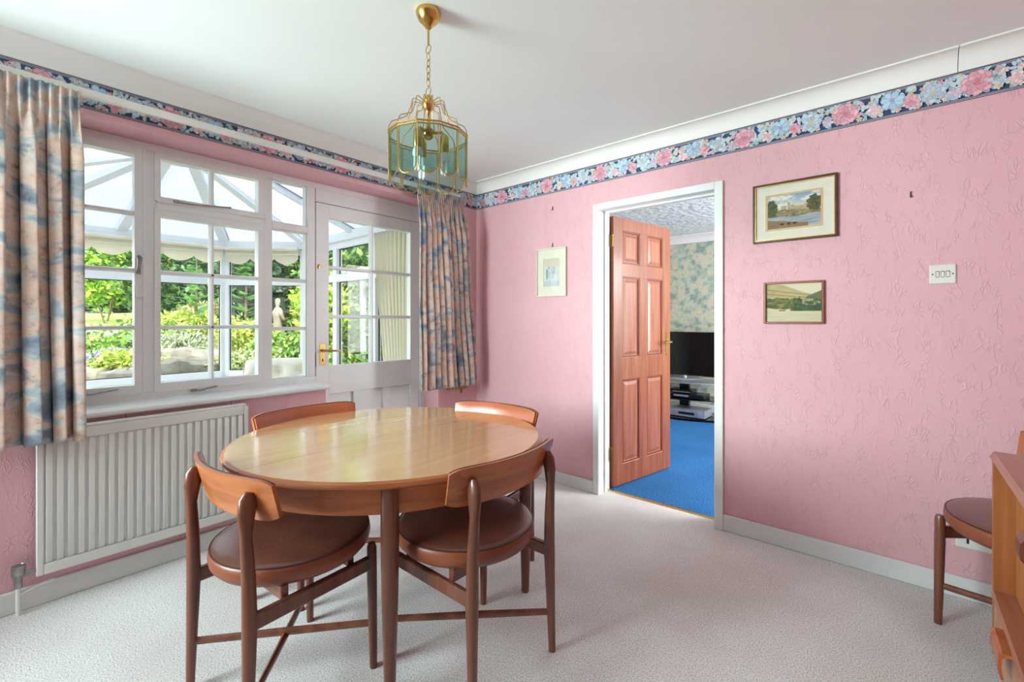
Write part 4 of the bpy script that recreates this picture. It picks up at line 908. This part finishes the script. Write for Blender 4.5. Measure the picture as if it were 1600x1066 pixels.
# scalloped blinds
def blind(a, b, n, label, inset=0.075, x0=0.02, x1=0.02):
    A, B = Vector((*a, 0)), Vector((*b, 0)); d = B-A; Ln = d.length; rz = math.atan2(d.y, d.x)
    t = thing('roller_blind', label, 'blind', A, rz, 'scalloped cream roller blinds in the conservatory')
    zt, zb = EV-0.005, 1.858; pts = [(x0, zt)]
    nn = 14
    for k in range(n):
        for q in range(nn+(1 if k == n-1 else 0)):
            f = q/nn; s_ = (k+f)/n
            dip = math.sin(PI*f)**0.75 if 0 < f < 1 else 0
            pts.append((x0+(Ln-x0-x1)*s_, zb+0.065*(1-dip)))
    pts.append((Ln-x1, zt))
    MB().prism(pts, inset, inset+0.004, 'y').build('valance', M['sheer'], t)
    MB().box(x0, Ln-x1, inset-0.004, inset+0.010, 1.965, 1.978, 0.003).build('batten', M['cream'], t)
    MB().tube([(x0, inset+0.02, zt-0.02), (Ln-x1, inset+0.02, zt-0.02)], 0.022, 12).build('roller', M['cream'], t, True, 40)
blind(plan[2], plan[3], 6, 'long cream scalloped roller blind on the front conservatory windows', x0=0.05, x1=0.02)
blind(plan[1], plan[2], 3, 'short cream scalloped roller blind on the angled conservatory window', x0=0.06, x1=0.05)
# cream curtain on the side of the conservatory
cc = thing('conservatory_curtain', 'gathered cream curtain seen through the glazed door', 'curtain', (0, 0, 0))
nu, nv = 110, 26; vs = []
for j in range(nv+1):
    t = j/nv; z = 2.03-t*1.33
    for i in range(nu+1):
        s_ = i/nu; wv = math.sin(s_*2*PI*9+0.6*math.sin(3*t+s_*5)); x = -0.94+s_*0.56+(0.21*t)*(1-s_); vs.append((x+0.006*math.cos(s_*2*PI*18), -0.43+0.028*wv*(0.5+0.5*min(1, t*4)), z))
me = bpy.data.meshes.new('drape'); me.from_pydata(vs, [], [(j*(nu+1)+i, j*(nu+1)+i+1, (j+1)*(nu+1)+i+1, (j+1)*(nu+1)+i) for j in range(nv) for i in range(nu)]); me.update(); me.polygons.foreach_set('use_smooth', [True]*len(me.polygons))
solid(link('drape', me, M['sheer'], cc), 0.003); MB().tube([(-0.98, -0.43, 2.035), (-0.35, -0.43, 2.035)], 0.010, 8).build('pole', M['upvc'], cc)
for x in (-0.96, -0.38): MB().box(x-.01, x+.01, -0.435, -0.37, 2.025, 2.045).build('bracket', M['upvc'], cc)
# upholstered cane armchair
ac = thing('armchair', 'cream button-tufted armchair back in the conservatory below the window', 'armchair', (-1.66, -0.97, -0.012), math.radians(-114))
def cushion(w_, h_, d_, tufts):
    m_ = MB(); nu, nv = 36, 26; vs = []
    for sgn in (1, -1):
        for i in range(nu+1):
            for j in range(nv+1):
                u, v_ = i/nu*2-1, j/nv*2-1; e = max(0, (1-abs(u)**4)*(1-abs(v_)**4))**0.5
                y = d_/2*e
                if sgn > 0:
                    for (tu, tv_) in tufts: y -= 0.07*math.exp(-(((u-tu)*w_/2)**2+((v_-tv_)*h_/2)**2)/0.0022)*e
                vs.append((u*w_/2*(1-.06*v_*v_), sgn*y, v_*h_/2*(1-.05*u*u)))
    n1 = (nu+1)*(nv+1); fs = []
    for q in range(2):
        for i in range(nu):
            for j in range(nv):
                a = q*n1+i*(nv+1)+j; f = (a, a+1, a+nv+2, a+nv+1); fs.append(f if q == 0 else f[::-1])
    return m_.add(vs, fs)
tf = [(-.55, .55), (0.05, .55), (.6, .55), (-.25, -.25), (.35, -.25)]
b = cushion(0.66, 0.62, 0.19, tf).build('back_cushion', M['cream'], ac, True, 80); b.location = (0, -0.24, 0.545); b.rotation_euler = (math.radians(12), 0, 0)
s_ = cushion(0.60, 0.58, 0.16, []).build('seat_cushion', M['cream'], ac, True, 80); s_.location = (0, 0.06, 0.40); s_.rotation_euler = (math.radians(-90), 0, 0)
M['cane'] = noisy('cane', (176, 132, 84), (198, 154, 104), 30, 0.5)
for sx in (-1, 1):
    MB().tube([(sx*0.34, 0.36, 0), (sx*0.35, 0.36, 0.58), (sx*0.35, 0.20, 0.63), (sx*0.35, -0.20, 0.62), (sx*0.35, -0.34, 0.55), (sx*0.34, -0.34, 0)], 0.018, 10).build('arm_frame', M['cane'], ac, True)
MB().box(-0.34, 0.34, -0.33, 0.36, 0.27, 0.31, .01).build('seat_frame', M['cane'], ac); MB().tube([(-0.34, -0.34, 0.30), (-0.33, -0.40, 0.76), (0.33, -0.40, 0.76), (0.34, -0.34, 0.30)], 0.016, 10).build('back_frame', M['cane'], ac, True)
struct(MB().box(-0.34, -0.30, -6, R0, -0.2, 3.4).box(-0.34, -0.30, R1, 3.6, -0.2, 3.4).box(-0.34, -0.30, R0, R1, SOF, 3.4).box(-0.34, -0.30, R0, -1.40, -0.2, 0.775).build('wall_outside', M['brick_out']), 'rendered outside face of the house wall', 'wall')

# ================================================================== GARDEN
def gz(x, y):
    d = max(0, -x-3.3); q = min(1, d/0.9); h = -0.05+0.48*q*q*(3-2*q)+0.09*min(d, 6.0)+0.055*max(0, d-6.0)
    d2_ = max(0, y-0.2)
    return h+0.03*math.sin(x*2.1+y*1.7)*min(1, d)-0.0*d2_
m = MB(); m.grid(lambda u, v_: (-0.35-u*29.65, -14+v_*28, gz(-0.35-u*29.65, -14+v_*28)-0.06), 80, 70); struct(m.build('ground', M['soil'], smooth=True, angle=None), 'bare soil of the garden beds', 'ground')
m = MB(); m.grid(lambda u, v_: (-9.0-u*9, -12+v_*13.5, gz(-9.0-u*9, -12+v_*13.5)-0.01), 40, 50); lw = m.build('lawn', M['lawn'], smooth=True, angle=None); tag(lw, 'sunlit strip of mown lawn beyond the flower bed', 'lawn', None, 'stuff')
def leaves(n, shape, size, cols, elong=1.8, up=0.2, seed=0, jitter=0.25):
    r = np.random.default_rng(seed); P = shape(r, n)
    D = r.normal(size=(n, 3)); D[:, 2] += up; D /= np.linalg.norm(D, axis=1, keepdims=True)
    S = np.cross(D, r.normal(size=(n, 3))); S /= np.linalg.norm(S, axis=1, keepdims=True)
    sz = size*r.uniform(.6, 1.3, n)[:, None]
    V = np.stack([P, P+D*sz*elong*.5+S*sz*.5, P+D*sz*elong, P+D*sz*elong*.5-S*sz*.5], 1).reshape(-1, 3)
    F = np.arange(n*4).reshape(-1, 4)
    C = np.array([srgb(*c)[:3] for c in cols])[r.integers(0, len(cols), n)]*r.uniform(1-jitter, 1+jitter, n)[:, None]
    me = bpy.data.meshes.new('foliage'); me.from_pydata(V.tolist(), [], F.tolist()); me.update(); setcol(me, face_cols=np.clip(C, 0, 1)); me.materials.append(M['leaf']); return me
def ellipsoid(rx, ry, rz, lump=0.25):
    def f(r, n):
        d = r.normal(size=(n, 3)); d /= np.linalg.norm(d, axis=1, keepdims=True)
        k = (r.uniform(0.25, 1, n)**0.45)*(1+lump*np.sin(d[:, 0]*5+d[:, 2]*4)*np.cos(d[:, 1]*6)); return d*k[:, None]*np.array([rx, ry, rz])+np.array([0, 0, rz])
    return f
def boxvol(a, b):
    return lambda r, n: np.array(a)+r.random((n, 3))*(np.array(b)-np.array(a))
G1 = [(92, 128, 52), (120, 156, 62), (146, 178, 78), (74, 108, 50)]; G2 = [(62, 92, 58), (80, 112, 70), (50, 78, 50), (96, 128, 82)]
GY = [(166, 178, 72), (146, 166, 68), (186, 190, 100), (116, 142, 62)]; GB = [(70, 104, 84), (96, 128, 104), (120, 146, 118)]
FW = [(226, 232, 214), (206, 220, 190), (140, 170, 110), (112, 148, 84)]; FP = [(150, 132, 200), (172, 152, 214), (112, 146, 92), (134, 164, 104)]; DG = [(40, 64, 44), (52, 78, 52), (66, 94, 60)]
def shrub(label, x, y, rx, ry, rz, n, size, cols, seed, elong=1.8, name='shrub', up=0.2, lift=0.0):
    t = thing(name, label, 'shrub', (x, y, gz(x, y)-0.06), group='shrubs in the garden')
    f = link('foliage', leaves(n, ellipsoid(rx, ry, rz), size, cols, elong, up, seed), None, t, (0, 0, lift)); f['kind'] = 'stuff'
    rr = random.Random(seed)
    for k in range(3):
        an = rr.uniform(0, 6.28); MB().tube([(0.03*k, 0, -0.02), (rx*.25*math.cos(an), ry*.25*math.sin(an), lift+rz*.6), (rx*.5*math.cos(an), ry*.5*math.sin(an), lift+rz*1.2)], [0.02, 0.013, 0.006], 6).build('stem', M['bark'], t)
    return t
def at(px, d, z=0):   # a spot seen in a given direction from the room, at a given distance
    yaw = math.radians(40.6); lat = (px-800)/704.6*d
    return (2.802-math.sin(yaw)*d+math.cos(yaw)*lat, -2.792+math.cos(yaw)*d+math.sin(yaw)*lat)
SH = [  # label, px, dist, rx, ry, rz, n, leaf, colours, elong
 ('low white-flowered clump behind the left casement', 150, 7.2, .55, .8, .30, 1500, .05, FW, 1.4),
 ('purple-flowered clump low behind the left casement', 175, 6.2, .35, .7, .22, 1500, .04, FP, 1.3),
 ('yellow-green leafy clump beside the purple flowers', 200, 5.9, .30, .35, .24, 1000, .05, GY, 1.6),
 ('loose green plant at the left of the flower bed', 132, 6.6, .4, .5, .26, 800, .05, G1, 2.0),
 ('pale leafy plant right of the white flowers', 222, 7.6, .5, .5, .42, 1200, .05, G1, 1.8),
 ('rounded yellow-green bush in the middle of the window', 288, 8.6, .45, .65, .44, 2400, .045, GY, 2.2),
 ('low yellow-green spreading bush left of the rounded one', 258, 8.2, .45, .6, .34, 1500, .045, GY, 2.2),
 ('wispy grey-green plant above the rockery stones', 285, 7.3, .5, .6, .34, 1100, .028, [(170, 176, 148), (140, 154, 122), (112, 130, 98)], 3.0),
 ('straw-coloured grassy plant behind the rounded bush', 318, 10.6, .4, .5, .55, 700, .05, [(150, 140, 96), (172, 160, 112), (110, 120, 74)], 4.0),
 ('golden leafy bush behind the angled window', 384, 7.4, .36, .4, .50, 1300, .05, GY, 1.8),
 ('pale flowering bush low behind the angled window', 392, 6.2, .45, .45, .36, 1700, .045, [(224, 226, 180), (190, 200, 120), (130, 156, 80)], 1.3),
 ('dark green bush under the statue', 446, 6.9, .55, .5, .42, 2200, .055, G1, 1.7),
 ('white-flowered bush below the fixed light', 452, 6.0, .42, .42, .30, 1500, .04, [(236, 230, 200), (206, 206, 160), (120, 150, 80)], 1.2),
 ('bright yellow-green shrub right of the statue', 500, 7.8, .48, .45, 1.25, 2600, .06, [(170, 190, 60), (140, 176, 58), (100, 142, 54), (196, 206, 84)], 1.8),
 ('tall green shrub in front of the hedge at the glazed door', 535, 6.4, .55, .45, .62, 2600, .055, G1, 1.8),
 ('low pale shrub at the foot of the hedge', 545, 5.9, .40, .35, .34, 1500, .045, [(150, 170, 110), (120, 150, 86), (186, 196, 150)], 1.6),
 ('broad dark evergreen beyond the lawn on the left', 140, 18.0, 1.6, 3.2, 1.25, 5000, .16, G2, 1.6),
 ('broad blue-green evergreen beyond the lawn', 230, 18.0, 1.5, 2.6, 1.25, 4500, .16, GB, 1.6),
 ('sunlit leafy shrub high behind the left casement', 165, 11.5, .8, 1.3, .0+1.15, 4200, .085, [(150, 178, 62), (118, 156, 56), (176, 194, 84), (90, 130, 52)], 1.8),
 ('dark green bush behind the middle casement', 290, 12.5, .9, 1.6, 1.25, 4200, .10, G2, 1.7),
 ('dark shadowy bush behind the statue', 430, 10.5, .9, 1.0, 1.25, 3800, .10, DG, 1.7),
]
for i, (lab, px, d, rx, ry, rz, n, sz, cols, el) in enumerate(SH):
    x, y = at(px, d)
    lift = 0.0
    if i == 18: lift = 0.55
    if i < 16: rz *= 0.66
    shrub(lab, x, y, rx, ry, rz, n, sz, cols, 100+i, el, lift=lift)
# feathery conifer sprays
for k, (px, d, z0, lab) in enumerate(((306, 8.8, 1.0, 'feathery young conifer behind the middle casement'), (384, 9.2, 1.0, 'feathery young conifer behind the angled window'))):
    x, y = at(px, d); t = thing('conifer', lab, 'conifer', (x, y, gz(x, y)-0.06), group='young conifers in the garden')
    MB().tube([(0, 0, 0), (0.02, 0, 1.0), (0, 0.02, 1.75)], [0.035, 0.02, 0.006], 8).build('trunk', M['bark'], t); r_ = np.random.default_rng(40+k); V = []; F = []; C = []
    for q in range(46):
        an = r_.uniform(0, 6.28); z = r_.uniform(.35, 1.7); ln = 0.75*(1-z/2.1)*r_.uniform(.7, 1.2); base = np.array([0, 0, z]); dr = np.array([math.cos(an), math.sin(an), r_.uniform(.1, .5)]); sd = np.array([-math.sin(an), math.cos(an), 0])
        for s in range(16):
            f = (s+1)/16; p = base+dr*ln*f
            for sg in (-1, 1):
                e = p+(sd*sg*.8+dr*.6)*0.16*(1.1-f); o = len(V); V += [p, p+dr*.03, e]; F.append((o, o+1, o+2)); C.append(srgb(*[(106, 150, 84), (132, 172, 100), (84, 126, 72)][r_.integers(0, 3)])[:3])
    me = bpy.data.meshes.new('foliage'); me.from_pydata([tuple(v_) for v_ in V], [], F); me.update(); setcol(me, face_cols=C); me.materials.append(M['leaf']); link('foliage', me, None, t)['kind'] = 'stuff'
# hedge by the glazed door and trees closing the view
hd = thing('hedge', 'dense leafy climber hedge behind the glazed door', 'hedge', (-6.0, 2.0, gz(-6.0, 2.0)-0.1))
f = link('foliage', leaves(26000, boxvol((-3.2, -0.45, 0), (5.0, 0.45, 2.55)), .075, G1+[(60, 96, 50), (78, 118, 58)], 1.7, .3, 77), None, hd); f['kind'] = 'stuff'
MB().box(-3.1, 4.9, -0.05, 0.05, 0, 2.2).build('lattice', M['bark'], hd)
fn_ = thing('fence', 'weathered grey fence rail half lost in the hedge', 'fence', (-4.4, 1.50, gz(-4.4, 1.5)-0.1))
MB().box(-2.2, 2.2, -0.02, 0.02, 1.62, 1.72).build('rail', M['fence'], fn_)
for x in (-2.0, 0.0, 2.0): MB().box(x-.04, x+.04, 0.02, 0.09, 0, 1.75).build('post', M['fence'], fn_)
def tree(label, x, y, th_, rx, ry, rz, n, size, cols, seed):
    t = thing('tree', label, 'tree', (x, y, gz(x, y)-0.1), group='trees closing the garden view')
    MB().tube([(0, 0, 0), (0.1, 0.05, th_*.6), (0, 0.1, th_+rz)], [0.16, 0.12, 0.05], 10).build('trunk', M['bark'], t, True)
    f = link('foliage', leaves(n, ellipsoid(rx, ry, rz), size, cols, 1.7, .1, seed), None, t, (0, 0, th_)); f['kind'] = 'stuff'
for i, (lab, px, d, th_, rx, ry, rz, n, cols) in enumerate((
   ('dark tree behind the left casement', 150, 22, .4, 2.0, 3.2, 2.2, 6000, G2), ('green tree between the left and middle casements', 250, 22, .3, 2.0, 3.0, 2.4, 6000, G2), ('dark tree behind the middle casement', 340, 20, .3, 1.8, 2.6, 2.4, 6000, DG),
   ('dark tree behind the angled window', 410, 18, .2, 1.8, 2.4, 2.4, 6000, DG), ('green tree right of the statue', 480, 15, .2, 1.6, 1.8, 2.0, 5500, G2), ('sunlit tree seen high through the glazed door', 545, 11.5, 1.6, 1.5, 1.5, 1.05, 5500, G1), ('tree behind the cream curtain', 605, 11, 1.2, 1.5, 1.5, 1.0, 4500, G1))):
    x, y = at(px, d); tree(lab, x, y, th_, rx, ry, rz, n, .15, cols, 200+i)
# rockery stones
RS = [('flat grey rockery stone left of the middle casement', 262, 5.75, .36, .26, .15), ('long grey rockery stone at the foot of the middle casement', 302, 5.95, .50, .26, .15), ('pale rockery stone behind the long one', 280, 6.6, .28, .22, .17), ('pale flat stone right in the rockery', 330, 6.7, .30, .22, .14), ('small grey stone low behind the left casement', 140, 5.6, .26, .18, .09), ('grey stone edging the purple flowers', 200, 5.5, .28, .18, .09), ('mossy stone beside the angled window', 398, 6.6, .28, .24, .16)]
for i, (lab, px, d, a, b_, c_) in enumerate(RS):
    x, y = at(px, d); rr = random.Random(i+50); m = MB(); nu, nv = 14, 8; ph = [rr.uniform(0, 6) for _ in range(6)]
    vs = []
    for j in range(nv+1):
        for k in range(nu):
            la = PI*(j/nv-.5); lo = 2*PI*k/nu; q = 1+.13*math.sin(3*lo+ph[0])+.10*math.sin(5*lo+ph[1]+la*2)+.08*math.sin(4*la+ph[2]); sg = lambda v_: math.copysign(abs(v_)**.65, v_)
            vs.append((a*q*sg(math.cos(la))*sg(math.cos(lo)), b_*q*sg(math.cos(la))*sg(math.sin(lo)), c_*q*sg(math.sin(la))))
    m.add(vs, [(j*nu+k, j*nu+(k+1) % nu, (j+1)*nu+(k+1) % nu, (j+1)*nu+k) for j in range(nv) for k in range(nu)])
    o = m.build('rock', M['stone'], None, True, 35); o.location = (x, y, gz(x, y)+c_*.45-.05); o.rotation_euler = (0, 0, math.radians(50+rr.uniform(-25, 25))); tag(o, lab, 'rock', 'rockery stones')
# stone statue
x, y = at(434, 8.0); st = thing('garden_statue', 'weathered pale stone garden statue among the shrubs', 'statue', (x, y, gz(x, y)-0.06))
k0 = 1.24-gz(x, y)-0.02
MB().box(-.15, .15, -.15, .15, 0, .12, .01).box(-.11, .11, -.11, .11, .12, k0-.35, .015).box(-.14, .14, -.14, .14, k0-.35, k0-.29, .01).build('plinth', M['statue'], st)
bm_ = MB().lathe([(0, k0-.29), (.10, k0-.29), (.115, k0-.15), (.09, k0), (.10, k0+.12), (.115, k0+.20), (.07, k0+.26), (.035, k0+.29), (.05, k0+.33), (.058, k0+.38), (.045, k0+.43), (0, k0+.45)], 20, sx=1.0, sy=.75)
bm_.tube([(.10, 0, k0+.20), (.15, .03, k0+.08), (.07, .10, k0+.04)], [.035, .03, .022], 8).tube([(-.10, 0, k0+.20), (-.15, .02, k0+.06), (-.06, .10, k0+.02)], [.035, .03, .022], 8); bm_.build('figure', M['statue'], st, True, 60)
